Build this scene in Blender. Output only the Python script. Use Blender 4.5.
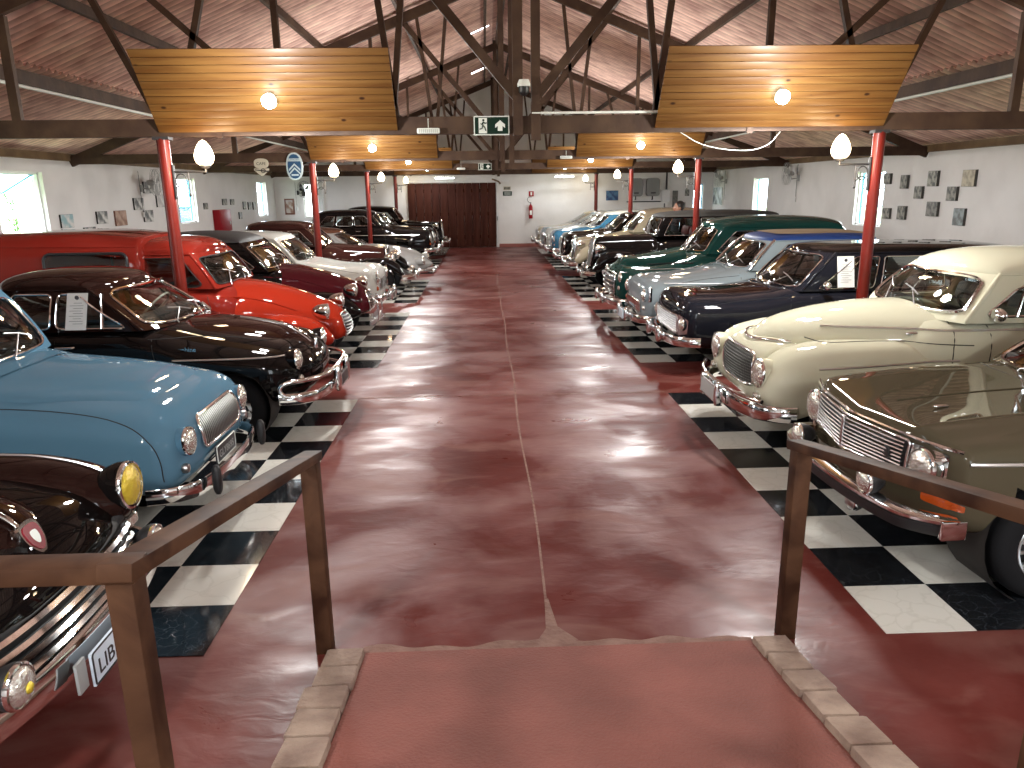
import bpy, bmesh, math, random
from math import sin, cos, pi, radians, sqrt, atan2
from mathutils import Vector, Matrix
from mathutils.bvhtree import BVHTree
from mathutils.geometry import delaunay_2d_cdt
random.seed(7)
S = bpy.context.scene
for o in list(bpy.data.objects): bpy.data.objects.remove(o)
COL = S.collection

# ------------------------------------------------------------------ camera
F_PX, PITCH, YAW, ROLL, CAM_H = 740.0, radians(14.678), radians(1.919), radians(0.7), 2.1
cam_data = bpy.data.cameras.new('camera')
cam_data.sensor_fit = 'HORIZONTAL'; cam_data.sensor_width = 36.0
cam_data.lens = 36.0 * F_PX / 1024.0
cam_data.clip_start = 0.05; cam_data.clip_end = 500
cam = bpy.data.objects.new('camera', cam_data); COL.objects.link(cam)
_f = Vector((sin(YAW)*cos(PITCH), cos(YAW)*cos(PITCH), -sin(PITCH)))
_r = Vector((cos(YAW), -sin(YAW), 0)); _u = _r.cross(_f)
_r2 = _r*cos(ROLL) - _u*sin(ROLL); _u2 = _r2.cross(_f)
M = Matrix((_r2, _u2, -_f)).transposed().to_4x4(); M.translation = Vector((0, 0, CAM_H))
cam.matrix_world = M
S.camera = cam

# ------------------------------------------------------------------ world, exposure
W = bpy.data.worlds.new('sky'); S.world = W; W.use_nodes = True
nt = W.node_tree; nt.nodes.clear()
bg = nt.nodes.new('ShaderNodeBackground'); bo = nt.nodes.new('ShaderNodeOutputWorld')
bg.inputs[0].default_value = (0.86, 0.94, 1.0, 1); bg.inputs[1].default_value = 9.0
nt.links.new(bg.outputs[0], bo.inputs[0])
S.view_settings.view_transform = 'Standard'; S.view_settings.look = 'None'
S.view_settings.exposure = 0.55; S.view_settings.gamma = 1.0
S.view_settings.use_curve_mapping = False
try:
    S.cycles.max_bounces = 8; S.cycles.glossy_bounces = 4; S.cycles.transparent_max_bounces = 16
    S.cycles.sample_clamp_indirect = 6.0; S.cycles.caustics_reflective = False; S.cycles.caustics_refractive = False
except Exception: pass

# ------------------------------------------------------------------ node helpers
def mat(name, color=(.5,.5,.5), rough=.5, metal=0.0, coat=0.0, spec=.5, emis=None, estr=0.0, bump=None, var=None, coat_rough=.03):
    """bump=(scale,strength[,detail]); var=(scale, other colour, lo, hi)"""
    m = bpy.data.materials.new(name); m.use_nodes = True
    n = m.node_tree.nodes; l = m.node_tree.links
    p = n['Principled BSDF']
    p.inputs['Base Color'].default_value = (*color, 1); p.inputs['Roughness'].default_value = rough
    p.inputs['Metallic'].default_value = metal; p.inputs['Coat Weight'].default_value = coat
    p.inputs['Coat Roughness'].default_value = coat_rough
    p.inputs['Specular IOR Level'].default_value = spec
    if emis: p.inputs['Emission Color'].default_value = (*emis, 1); p.inputs['Emission Strength'].default_value = estr
    tc = n.new('ShaderNodeTexCoord')
    if var:
        nz = n.new('ShaderNodeTexNoise'); nz.inputs['Scale'].default_value = var[0]; nz.inputs['Detail'].default_value = 6
        l.new(tc.outputs['Object'], nz.inputs['Vector'])
        r = n.new('ShaderNodeValToRGB'); r.color_ramp.elements[0].position = var[2]; r.color_ramp.elements[1].position = var[3]
        r.color_ramp.elements[0].color = (*color, 1); r.color_ramp.elements[1].color = (*var[1], 1)
        l.new(nz.outputs['Fac'], r.inputs['Fac']); l.new(r.outputs['Color'], p.inputs['Base Color'])
    if bump:
        nb = n.new('ShaderNodeTexNoise'); nb.inputs['Scale'].default_value = bump[0]
        nb.inputs['Detail'].default_value = bump[2] if len(bump) > 2 else 4
        l.new(tc.outputs['Object'], nb.inputs['Vector'])
        b = n.new('ShaderNodeBump'); b.inputs['Strength'].default_value = bump[1]; b.inputs['Distance'].default_value = .02
        l.new(nb.outputs['Fac'], b.inputs['Height']); l.new(b.outputs['Normal'], p.inputs['Normal'])
    return m
def glass_mat(name, tint=(.8,.85,.85), refl=1.0, dark=0.0):
    m = bpy.data.materials.new(name); m.use_nodes = True
    n = m.node_tree.nodes; l = m.node_tree.links; n.clear()
    o = n.new('ShaderNodeOutputMaterial'); mx = n.new('ShaderNodeMixShader')
    t = n.new('ShaderNodeBsdfTransparent'); t.inputs[0].default_value = (*tint, 1)
    g = n.new('ShaderNodeBsdfGlossy'); g.inputs['Roughness'].default_value = .02; g.inputs[0].default_value = (refl, refl, refl, 1)
    f = n.new('ShaderNodeFresnel'); f.inputs[0].default_value = 1.6
    l.new(f.outputs[0], mx.inputs[0]); l.new(t.outputs[0], mx.inputs[1]); l.new(g.outputs[0], mx.inputs[2]); l.new(mx.outputs[0], o.inputs[0])
    return m
def paint(name, c, rough=.22, coat=1.0):
    m = mat(name, c, rough=.45, coat=coat, spec=.0, coat_rough=.02)
    m.node_tree.nodes['Principled BSDF'].inputs['Coat IOR'].default_value = 1.31
    return m

# ------------------------------------------------------------------ materials
CHROME = mat('chrome', (.84,.86,.87), rough=.07, metal=1)
SATIN = mat('satin_chrome', (.80,.80,.80), rough=.28, metal=1)
STEEL = mat('brushed_steel', (.55,.55,.55), rough=.3, metal=1)
RUBBER = mat('tyre_rubber', (.006,.006,.007), rough=.8, spec=.2)
BLACKP = mat('black_plastic', (.012,.012,.013), rough=.45)
SEAM = mat('panel_gap', (.008,.007,.007), rough=.7)
DARKIN = mat('cabin_interior', (.022,.019,.017), rough=.75)
SEATR = mat('red_upholstery', (.33,.04,.035), rough=.6)
SEATG = mat('grey_upholstery', (.11,.10,.09), rough=.7)
GLASS = glass_mat('car_glass', (.62,.67,.66))
LENS = mat('lamp_lens', (.78,.76,.70), rough=.12, metal=.75, bump=(38,.55))
LENSY = mat('yellow_lens', (.72,.55,.05), rough=.12, metal=.35, coat=1, bump=(38,.6))
LENSO = mat('amber_lens', (.42,.065,.008), rough=.15, coat=1, bump=(60,.3))
LENSR = mat('ruby_lens', (.6,.03,.02), rough=.15, coat=1)
PAPER = mat('notice_paper', (.72,.73,.71), rough=.6)
INK = mat('printed_ink', (.05,.05,.055), rough=.6)
WHITEP = mat('white_paint', (.75,.76,.76), rough=.5)
PLATEW = mat('plate_white', (.60,.68,.76), rough=.45)
PLATEB = mat('plate_black', (.02,.02,.022), rough=.4)
PLATEG = mat('plate_grey', (.36,.37,.36), rough=.45)
RED_POST = mat('red_enamel', (.13,.010,.006), rough=.3, spec=.25, var=(3,(.095,.009,.005),.4,.65))
IRON = mat('black_iron', (.02,.02,.022), rough=.5)
DARKWOOD = mat('stained_beam', (.050,.027,.018), rough=.6, spec=.25, var=(4,(.085,.050,.031),.38,.68), bump=(14,.25))
OLIVEWOOD = mat('eave_plate', (.13,.08,.04), rough=.6, var=(3,(.20,.13,.065),.4,.65), bump=(14,.25))

def streaky_wood(name, c1, c2, scale=(1.2, 22, 22), rough=.45, coat=.2, knots=False, boards=None, spec=.5):
    m = bpy.data.materials.new(name); m.use_nodes = True
    n = m.node_tree.nodes; l = m.node_tree.links; p = n['Principled BSDF']
    tc = n.new('ShaderNodeTexCoord'); mp = n.new('ShaderNodeMapping'); mp.inputs['Scale'].default_value = scale
    l.new(tc.outputs['Object'], mp.inputs[0])
    nz = n.new('ShaderNodeTexNoise'); nz.inputs['Scale'].default_value = 1.0; nz.inputs['Detail'].default_value = 8; nz.inputs['Distortion'].default_value = .6
    l.new(mp.outputs[0], nz.inputs['Vector'])
    r = n.new('ShaderNodeValToRGB'); e = r.color_ramp.elements
    e[0].position = .36; e[0].color = (*c1, 1); e[1].position = .66; e[1].color = (*c2, 1)
    l.new(nz.outputs['Fac'], r.inputs['Fac'])
    out = r.outputs['Color']
    if knots:
        v = n.new('ShaderNodeTexVoronoi'); v.inputs['Scale'].default_value = 3.4
        mp2 = n.new('ShaderNodeMapping'); mp2.inputs['Scale'].default_value = (1.0, 1.8, 1.8)
        l.new(tc.outputs['Object'], mp2.inputs[0]); l.new(mp2.outputs[0], v.inputs['Vector'])
        rr = n.new('ShaderNodeValToRGB'); rr.color_ramp.elements[0].position = .06; rr.color_ramp.elements[0].color = (.16,.10,.10,1)
        rr.color_ramp.elements[1].position = .12; rr.color_ramp.elements[1].color = (1,1,1,1)
        l.new(v.outputs['Distance'], rr.inputs['Fac'])
        mx = n.new('ShaderNodeMixRGB'); mx.blend_type = 'MULTIPLY'; mx.inputs[0].default_value = 1
        l.new(out, mx.inputs[1]); l.new(rr.outputs['Color'], mx.inputs[2]); out = mx.outputs[0]
    l.new(out, p.inputs['Base Color'])
    p.inputs['Roughness'].default_value = rough; p.inputs['Coat Weight'].default_value = coat; p.inputs['Coat Roughness'].default_value = .25; p.inputs['Specular IOR Level'].default_value = spec
    b = n.new('ShaderNodeBump'); b.inputs['Strength'].default_value = .15; b.inputs['Distance'].default_value = .01
    l.new(nz.outputs['Fac'], b.inputs['Height']); l.new(b.outputs['Normal'], p.inputs['Normal'])
    return m
PINE = streaky_wood('varnished_pine', (.098,.040,.009), (.150,.073,.019), scale=(1.0, 14, 14), knots=True, rough=.5, coat=.08, spec=.25)
RAILWOOD = streaky_wood('handrail_wood', (.027,.010,.005), (.080,.037,.019), scale=(5, 5, 5), rough=.6, coat=.0, spec=.12)
DOORWOOD = streaky_wood('brown_door_boards', (.040,.011,.007), (.068,.020,.012), scale=(9, 1, .5), rough=.6, coat=0, spec=.1)

def floor_mat():
    m = bpy.data.materials.new('red_cement'); m.use_nodes = True
    n = m.node_tree.nodes; l = m.node_tree.links; p = n['Principled BSDF']
    tc = n.new('ShaderNodeTexCoord')
    def noise(sc, det, vec=None, dist=0):
        z = n.new('ShaderNodeTexNoise'); z.inputs['Scale'].default_value = sc; z.inputs['Detail'].default_value = det
        z.inputs['Distortion'].default_value = dist
        l.new(vec or tc.outputs['Object'], z.inputs['Vector']); return z
    mp = n.new('ShaderNodeMapping'); mp.inputs['Scale'].default_value = (1.0, 2.0, 1); l.new(tc.outputs['Object'], mp.inputs[0])
    a = noise(1.0, 7, None, .4); b = noise(1.3, 9, mp.outputs[0], .8)
    r = n.new('ShaderNodeValToRGB'); e = r.color_ramp.elements
    e[0].position = .30; e[0].color = (.078,.016,.012,1); e[1].position = .74; e[1].color = (.160,.042,.034,1)
    x = e.new(.5); x.color = (.115,.024,.019,1)
    l.new(a.outputs['Fac'], r.inputs['Fac'])
    r2 = n.new('ShaderNodeValToRGB'); r2.color_ramp.elements[0].position = .52; r2.color_ramp.elements[1].position = .80
    r2.color_ramp.elements[0].color = (0,0,0,1); r2.color_ramp.elements[1].color = (.6,.6,.6,1)
    l.new(b.outputs['Fac'], r2.inputs['Fac'])
    mx = n.new('ShaderNodeMixRGB'); l.new(r2.outputs['Color'], mx.inputs[0]); l.new(r.outputs['Color'], mx.inputs[1])
    mx.inputs[2].default_value = (.25,.135,.11,1)
    l.new(mx.outputs[0], p.inputs['Base Color'])
    rr = n.new('ShaderNodeMapRange'); rr.inputs['From Min'].default_value = .3; rr.inputs['From Max'].default_value = .7
    rr.inputs['To Min'].default_value = .26; rr.inputs['To Max'].default_value = .56
    l.new(b.outputs['Fac'], rr.inputs['Value']); l.new(rr.outputs[0], p.inputs['Roughness'])
    bp = n.new('ShaderNodeBump'); bp.inputs['Strength'].default_value = .12; bp.inputs['Distance'].default_value = .03
    c = noise(5, 6, mp.outputs[0], .5)
    l.new(c.outputs['Fac'], bp.inputs['Height']); l.new(bp.outputs['Normal'], p.inputs['Normal'])
    sr = n.new('ShaderNodeMapRange'); sr.inputs['From Min'].default_value = .42; sr.inputs['From Max'].default_value = .72
    sr.inputs['To Min'].default_value = .03; sr.inputs['To Max'].default_value = .42
    l.new(a.outputs['Fac'], sr.inputs['Value']); l.new(sr.outputs[0], p.inputs['Specular IOR Level'])
    return m
REDFLOOR = floor_mat()
RAMPM = mat('painted_ramp', (.245,.085,.066), rough=.7, spec=.2, var=(2.2,(.175,.062,.048),.35,.7), bump=(70,.5))
def marble(name, base, vein, w, coat, vs=7):
    m = bpy.data.materials.new(name); m.use_nodes = True
    n = m.node_tree.nodes; l = m.node_tree.links; p = n['Principled BSDF']
    tc = n.new('ShaderNodeTexCoord'); nz = n.new('ShaderNodeTexNoise'); nz.inputs['Scale'].default_value = 4; nz.inputs['Detail'].default_value = 5
    l.new(tc.outputs['Object'], nz.inputs['Vector'])
    ad = n.new('ShaderNodeMixRGB'); ad.blend_type = 'ADD'; ad.inputs[0].default_value = .28
    l.new(tc.outputs['Object'], ad.inputs[1]); l.new(nz.outputs['Color'], ad.inputs[2])
    v = n.new('ShaderNodeTexVoronoi'); v.feature = 'DISTANCE_TO_EDGE'; v.inputs['Scale'].default_value = vs
    l.new(ad.outputs[0], v.inputs['Vector'])
    r = n.new('ShaderNodeValToRGB'); r.color_ramp.elements[0].position = 0; r.color_ramp.elements[0].color = (*vein, 1)
    r.color_ramp.elements[1].position = w; r.color_ramp.elements[1].color = (*base, 1)
    l.new(v.outputs['Distance'], r.inputs['Fac']); l.new(r.outputs['Color'], p.inputs['Base Color'])
    p.inputs['Roughness'].default_value = .12; p.inputs['Coat Weight'].default_value = coat
    return m
TILEB = marble('black_marble_tile', (.008,.009,.011), (.05,.06,.07), .018, .3, 13)
TILEW = marble('cream_marble_tile', (.64,.62,.56), (.58,.56,.50), .06, .2, 6)
WALLM = mat('whitewash', (.80,.795,.78), rough=.85, var=(1.1,(.70,.695,.68),.42,.75), bump=(9,.2))
def roof_mat():
    m = bpy.data.materials.new('fibre_cement_sheet'); m.use_nodes = True
    n = m.node_tree.nodes; l = m.node_tree.links; p = n['Principled BSDF']
    tc = n.new('ShaderNodeTexCoord')
    mp = n.new('ShaderNodeMapping'); mp.inputs['Scale'].default_value = (2.5, 5.5, 2.5); l.new(tc.outputs['Object'], mp.inputs[0])
    a = n.new('ShaderNodeTexNoise'); a.inputs['Scale'].default_value = 1; a.inputs['Detail'].default_value = 7; l.new(mp.outputs[0], a.inputs['Vector'])
    r = n.new('ShaderNodeValToRGB'); e = r.color_ramp.elements
    e[0].position = .33; e[0].color = (.40,.24,.205,1); e[1].position = .60; e[1].color = (.66,.46,.39,1)
    x = e.new(.8); x.color = (.70,.57,.45,1)
    l.new(a.outputs['Fac'], r.inputs['Fac'])
    # light and shade of the corrugations put into the colour as stripes
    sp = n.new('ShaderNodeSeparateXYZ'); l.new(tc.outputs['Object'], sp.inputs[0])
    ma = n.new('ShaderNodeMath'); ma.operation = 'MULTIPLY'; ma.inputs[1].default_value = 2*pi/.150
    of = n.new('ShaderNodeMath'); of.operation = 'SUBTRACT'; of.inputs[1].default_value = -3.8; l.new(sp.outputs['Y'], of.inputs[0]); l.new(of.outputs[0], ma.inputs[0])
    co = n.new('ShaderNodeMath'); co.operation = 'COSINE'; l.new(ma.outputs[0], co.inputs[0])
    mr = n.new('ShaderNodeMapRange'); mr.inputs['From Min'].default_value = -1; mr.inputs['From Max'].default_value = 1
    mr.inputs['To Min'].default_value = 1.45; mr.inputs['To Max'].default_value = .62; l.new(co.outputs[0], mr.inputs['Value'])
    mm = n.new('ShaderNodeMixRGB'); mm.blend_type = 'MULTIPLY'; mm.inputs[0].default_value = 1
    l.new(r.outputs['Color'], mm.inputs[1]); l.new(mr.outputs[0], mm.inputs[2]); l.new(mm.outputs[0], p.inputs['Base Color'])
    p.inputs['Roughness'].default_value = .8
    return m
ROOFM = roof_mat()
STONE = mat('kerb_stone', (.34,.25,.19), rough=.85, var=(7,(.20,.13,.10),.35,.7), bump=(30,.7))
CEMENT = mat('rough_cement', (.24,.14,.11), rough=.9, var=(9,(.16,.08,.06),.35,.7), bump=(30,.8))
LEAF = mat('ivy_leaf', (.07,.20,.03), rough=.6)
GRASS = mat('outside_ground', (.35,.42,.22), rough=.9)
BLUEF = mat('blue_sash_paint', (.10,.42,.72), rough=.5)
BLUEF2 = mat('blue_barrel', (.003,.07,.26), rough=.4)
GLOBE = mat('lit_globe_glass', (1,.95,.85), rough=.3, emis=(1,.80,.50), estr=11)
LEDM = mat('lit_led', (1,1,1), rough=.3, emis=(.72,.92,1), estr=22)
TUBE = mat('lit_tube', (1,1,1), rough=.3, emis=(.9,1,.95), estr=6)
SKYL = mat('translucent_sheet', (1,1,1), rough=.3)
GREENS = mat('sign_green', (.003,.022,.012), rough=.5, spec=.2)
SIGNW = mat('sign_white', (.75,.80,.75), rough=.4)
NAVY = mat('sign_navy', (.01,.055,.13), rough=.4)
SILVERP = mat('sign_silver', (.42,.50,.52), rough=.4)
FIRERED = mat('fire_red', (.30,.008,.016), rough=.35, spec=.2)
CREAMS = mat('sign_cream', (.55,.52,.42), rough=.5)

# ------------------------------------------------------------------ mesh helpers
def ob(name, verts, faces, m, parent=None, smooth=True, mats=None, midx=None):
    me = bpy.data.meshes.new(name); me.from_pydata([tuple(v) for v in verts], [], faces)
    for x in (mats or [m]): me.materials.append(x)
    if midx: me.polygons.foreach_set('material_index', midx)
    if smooth: me.polygons.foreach_set('use_smooth', [True]*len(me.polygons))
    me.update(); o = bpy.data.objects.new(name, me); COL.objects.link(o)
    if smooth and smooth != 'full':
        try: me.set_sharp_from_angle(angle=radians(50))
        except Exception: pass
    if parent: o.parent = parent
    return o
class MB:
    def __init__(s): s.v = []; s.f = []; s.mi = []; s.cur = 0
    def add(s, vs, fs):
        b = len(s.v); s.v += [Vector(v) for v in vs]; s.f += [[i+b for i in f] for f in fs]; s.mi += [s.cur]*len(fs); return s
    def xf(s, mtx, start=0):
        for i in range(start, len(s.v)): s.v[i] = mtx @ s.v[i]
        return s
    def box(s, c, d, rot=None, bev=0):
        bm = bmesh.new(); bmesh.ops.create_cube(bm, size=1)
        for v in bm.verts: v.co = Vector((v.co.x*d[0], v.co.y*d[1], v.co.z*d[2]))
        if bev: bmesh.ops.bevel(bm, geom=list(bm.edges), offset=bev, segments=2, affect='EDGES', profile=.6)
        R = rot or Matrix.Identity(3)
        vs = [R @ v.co + Vector(c) for v in bm.verts]; bm.verts.index_update()
        fs = [[v.index for v in f.verts] for f in bm.faces]; bm.free(); return s.add(vs, fs)
    def beam(s, a, b, w, h, up=Vector((0,0,1)), bev=0):
        """square-section member from a to b"""
        a = Vector(a); b = Vector(b); d = (b-a); L = d.length; d.normalize()
        side = d.cross(up);
        if side.length < 1e-4: side = Vector((1,0,0))
        side.normalize(); u = side.cross(d).normalized()
        R = Matrix((side, d, u)).transposed()
        return s.box((a+b)/2, (w, L, h), R, bev)
    def tube(s, pts, r, seg=8, closed=False, caps=True):
        pts = [Vector(p) for p in pts]; n = len(pts); vs = []; up = None
        for i, p in enumerate(pts):
            if closed: t = pts[(i+1) % n] - pts[i-1]
            else: t = pts[min(i+1, n-1)] - pts[max(i-1, 0)]
            if t.length < 1e-9: t = Vector((1,0,0))
            t.normalize()
            if up is None: up = Vector((0,0,1)) if abs(t.z) < .9 else Vector((1,0,0))
            sd = t.cross(up)
            if sd.length < 1e-6: sd = t.orthogonal()
            sd.normalize(); up = sd.cross(t).normalized()
            rr = r[i] if isinstance(r, (list, tuple)) else r
            for k in range(seg):
                a = 2*pi*k/seg; vs.append(p + (sd*cos(a) + up*sin(a))*rr)
        fs = []
        for i in range(n if closed else n-1):
            j = (i+1) % n
            for k in range(seg):
                k2 = (k+1) % seg; fs.append([i*seg+k, i*seg+k2, j*seg+k2, j*seg+k])
        if caps and not closed: fs.append(list(range(seg))[::-1]); fs.append([(n-1)*seg+k for k in range(seg)])
        return s.add(vs, fs)
    def lathe(s, prof, org, axis, seg=24):
        """prof: (radius, distance along axis)"""
        ax = Vector(axis).normalized(); e1 = ax.orthogonal().normalized(); e2 = ax.cross(e1); o = Vector(org)
        vs = []; fs = []
        for (r, h) in prof:
            for k in range(seg):
                a = 2*pi*k/seg; vs.append(o + ax*h + (e1*cos(a)+e2*sin(a))*max(r, 1e-4))
        for i in range(len(prof)-1):
            for k in range(seg):
                k2 = (k+1) % seg; fs.append([i*seg+k, i*seg+k2, (i+1)*seg+k2, (i+1)*seg+k])
        return s.add(vs, fs)
    def ell(s, c, r, rot=None, seg=16, rings=10, n=2.0):
        vs = []; fs = []; R = rot or Matrix.Identity(3); e = 2.0/n
        sg = lambda x: math.copysign(abs(x)**e, x)
        for i in range(rings+1):
            ph = -pi/2 + pi*i/rings
            for k in range(seg):
                a = 2*pi*k/seg
                v = Vector((r[0]*sg(cos(ph))*sg(cos(a)), r[1]*sg(cos(ph))*sg(sin(a)), r[2]*sg(sin(ph))))
                vs.append(R @ v + Vector(c))
        for i in range(rings):
            for k in range(seg):
                k2 = (k+1) % seg; fs.append([i*seg+k, i*seg+k2, (i+1)*seg+k2, (i+1)*seg+k])
        return s.add(vs, fs)
    def poly(s, pts, thick=None, nrm=None):
        """flat polygon, optionally extruded by thick along nrm"""
        pts = [Vector(p) for p in pts]; n = len(pts)
        if not thick: return s.add(pts, [list(range(n))])
        d = Vector(nrm)*thick; vs = pts + [p+d for p in pts]
        fs = [list(range(n))[::-1], list(range(n, 2*n))] + [[i, (i+1) % n, n+(i+1) % n, n+i] for i in range(n)]
        return s.add(vs, fs)
    def build(s, name, m, parent=None, smooth=True, mats=None):
        return ob(name, s.v, s.f, m, parent, smooth, mats, s.mi if mats else None)
def tag(o, label, cat, group=None, kind=None):
    o['label'] = label
    if cat: o['category'] = cat
    if group: o['group'] = group
    if kind: o['kind'] = kind
    return o
def struct(o, label=None):
    o['kind'] = 'structure'
    if label: o['label'] = label
    return o
def empty(name, loc=(0,0,0), rz=0):
    e = bpy.data.objects.new(name, None); e.empty_display_size = .2; COL.objects.link(e)
    e.location = loc; e.rotation_euler = (0,0,rz); return e
def kids(o): return [c for c in bpy.data.objects if c.parent == o]
def copy_tree(o, parent=None):
    c = o.copy(); COL.objects.link(c); c.parent = parent
    for ch in kids(o): copy_tree(ch, c)
    return c
def text_mesh(s, size, m, name, parent=None, mtx=None, ext=.001, align='CENTER', label=None, xs=1.0):
    cu = bpy.data.curves.new('t', 'FONT'); cu.body = s; cu.size = size; cu.extrude = ext; cu.align_x = align; cu.align_y = 'CENTER'
    to = bpy.data.objects.new('t', cu); COL.objects.link(to)
    dg = bpy.context.evaluated_depsgraph_get(); me = bpy.data.meshes.new_from_object(to.evaluated_get(dg))
    bpy.data.objects.remove(to); bpy.data.curves.remove(cu)
    me.transform(Matrix.Scale(xs, 4, Vector((1,0,0))))
    if mtx: me.transform(mtx)
    me.materials.clear(); me.materials.append(m); me.name = name
    o = bpy.data.objects.new(name, me); COL.objects.link(o)
    if parent: o.parent = parent
    if label: o['label'] = label
    return o
def lamp(name, kind, loc, energy, color, size=.1, parent=None, rot=None, spot=None, blend=.6):
    d = bpy.data.lights.new(name, kind); d.energy = energy; d.color = color
    if kind == 'AREA': d.size = size
    else: d.shadow_soft_size = size
    if spot: d.spot_size = spot; d.spot_blend = blend
    o = bpy.data.objects.new(name, d); COL.objects.link(o); o.location = loc
    if rot: o.rotation_euler = rot
    if parent: o.parent = parent
    return o
# ================================================================== ROOM
XL, XR, CX = -7.8, 8.7, 0.45
YF, YE = -3.5, 28.8
WZ = 2.72
def roof_z(x): return 6.10 - .415*abs(x-CX)
# floor: base slab + checker bays
fl = MB().poly([(XL,YF,0),(XR,YF,0),(XR,YE,0),(XL,YE,0)])
struct(fl.build('floor', REDFLOOR, smooth=False))
def bay(x0, sgn, y0, y1, ncol, first_black, nm='floor'):
    t = (y1-y0)/10.0; b = MB(); tx = .45
    for j in range(10):
        for i in range(ncol):
            b.cur = 0 if ((i+j) % 2 == 0) == first_black else 1
            xa = x0 + sgn*i*tx; xb = x0 + sgn*(i+1)*tx; ya = y0+j*t; yb = ya+t; g = .0015
            x_lo, x_hi = min(xa, xb)+g, max(xa, xb)-g
            b.poly([(x_lo,ya+g,.001),(x_hi,ya+g,.001),(x_hi,yb-g,.001),(x_lo,yb-g,.001)], .0035, (0,0,1))
    struct(b.build(nm, None, smooth=False, mats=[TILEB, TILEW]))
for k, (a, b_) in enumerate([(3.09,7.49),(8.93,13.15),(14.25,18.55),(19.95,24.2),(25.4,28.7)]):
    bay(1.90, 1, a, b_, 12, False)
for k, (a, b_) in enumerate([(3.09,7.49),(8.93,13.2),(14.4,18.2),(19.6,23.8),(25.2,28.7)]):
    bay(-1.36, -1, a, b_, 11, True)
# expansion joints in the aisle
j = MB()
pts = [(0.285+.012*sin(y*1.7), y, .0015) for y in [3.15+i*.25 for i in range(103)]]
for p, q in zip(pts, pts[1:]):
    w = .007
    j.add([(p[0]-w,p[1],.002),(p[0]+w,p[1],.002),(q[0]+w,q[1],.002),(q[0]-w,q[1],.002)], [[0,1,2,3]])
for y in (7.55, 13.2, 19.0, 24.6):
    j.add([(-1.35,y-.008,.002),(1.88,y-.008,.002),(1.88,y+.008,.002),(-1.35,y+.008,.002)], [[0,1,2,3]])
struct(j.build('floor', CEMENT, smooth=False))
j = MB(); N = 60; top = []; bot = []
for i in range(N+1):
    x = -.62+1.86*i/N; w = .02+.012*sin(x*9)+.012*sin(x*23+1)
    top.append((x, 3.10+w+.012*sin(x*5), .003)); bot.append((x, 3.045-w*.8, .003))
for i in range(N): j.add([bot[i],bot[i+1],top[i+1],top[i]], [[0,1,2,3]])
# flared patch where the centre joint meets the ramp
j.add([(.21,3.12,.0035),(.41,3.12,.0035),(.32,3.24,.0035),(.295,3.5,.0035),(.275,3.5,.0035),(.26,3.22,.0035)], [[0,1,2,3,4,5]])
struct(j.build('trim_1', CEMENT, smooth=False))
# ramp down from the entrance
rs = .195; r0 = 3.07
def rz(y): return (r0-y)*rs
rm = MB()
N = 24
for i in range(N):
    for k in range(6):
        xa = -.60+1.83*k/6; xb = -.60+1.83*(k+1)/6; ya = r0-(r0-YF)*i/N; yb = r0-(r0-YF)*(i+1)/N
        rm.add([(xa,yb,min(rz(yb),.62)+.004),(xb,yb,min(rz(yb),.62)+.004),(xb,ya,min(rz(ya),.62)+.004),(xa,ya,min(rz(ya),.62)+.004)], [[0,1,2,3]])
for x in (-.6, 1.23):
    rm.add([(x,r0,-.01),(x,YF,-.01),(x,YF,.62),(x,r0-.62/rs,.62),(x,r0,.004)], [[0,1,2,3,4]])
struct(rm.build('ramp', RAMPM, smooth=True), None)
# stone kerbs flanking the ramp
rnd = random.Random(3)
for side, (xi, xo) in enumerate(((-.60,-.775),(1.23,1.385))):
    k = empty('stone_kerb', ((xi+xo)/2, 3.1, 0))
    tag(k, ('sloping kerb of stone blocks edging the left side of the entrance ramp' if side == 0 else 'sloping kerb of stone blocks edging the right side of the entrance ramp'), 'kerb')
    y = 3.06; n = 0
    while y > -.6:
        L = .19+rnd.uniform(-.02,.02); y2 = y-L
        b = MB(); xm = (xi+xo)/2; ang = atan2(-rs, 1)
        zt = rz((y+y2)/2)+.03
        h = zt+.02
        j1 = rnd.uniform(-.008,.008)
        b.box((j1, (y+y2)/2-3.1, h/2-.01), (abs(xo-xi)+rnd.uniform(-.015,.01), L-.012, h), Matrix.Rotation(rnd.uniform(-.03,.03), 3, 'Z'), .012)
        for v in b.v:
            if v.z > h*.4: v.z += -(v.y+3.1-(y+y2)/2)*rs + rnd.uniform(-.003,.003)
        b.build('stone_block', STONE, k); y = y2; n += 1
    mo = MB().poly([((xi-xm)*.93, -.04, 0), ((xo-xm)*.93, -.04, 0), ((xo-xm)*.93, -3.6, 3.6*rs), ((xi-xm)*.93, -3.6, 3.6*rs)], .012, (0,0,1))
    mo.build('mortar_bed', CEMENT, k, smooth=False)
# walls with window openings (built from pieces)
def wall_x(name, x, thick, y0, y1, z1, wins):
    b = MB(); ys = sorted(wins); cur = y0; sg = 1 if thick > 0 else -1
    def pc(ya, yb, za, zb):
        b.box((x+thick/2, (ya+yb)/2, (za+zb)/2), (abs(thick), yb-ya, zb-za))
    for (a, b2, za, zb) in ys:
        pc(cur, a, 0, z1); pc(a, b2, 0, za); pc(a, b2, zb, z1); cur = b2
    pc(cur, y1, 0, z1)
    struct(b.build(name, WALLM, smooth=False))
WL = [(5.4,6.7,1.36,2.5),(12.5,13.88,1.46,2.50),(19.78,20.98,1.36,2.5),(26.6,27.72,1.32,2.48),(-1.5,-.2,1.36,2.5)]  # first and last are unseen windows added to let in daylight
WR = [(9.1,10.4,1.2,2.4),(16.35,17.62,1.22,2.42),(23.2,24.42,1.18,2.38),(2.1,3.4,1.2,2.4)]  # here too the first and last are unseen, added for daylight
wall_x('wall_left', XL, -.2, YF, YE+.2, WZ, WL)
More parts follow.
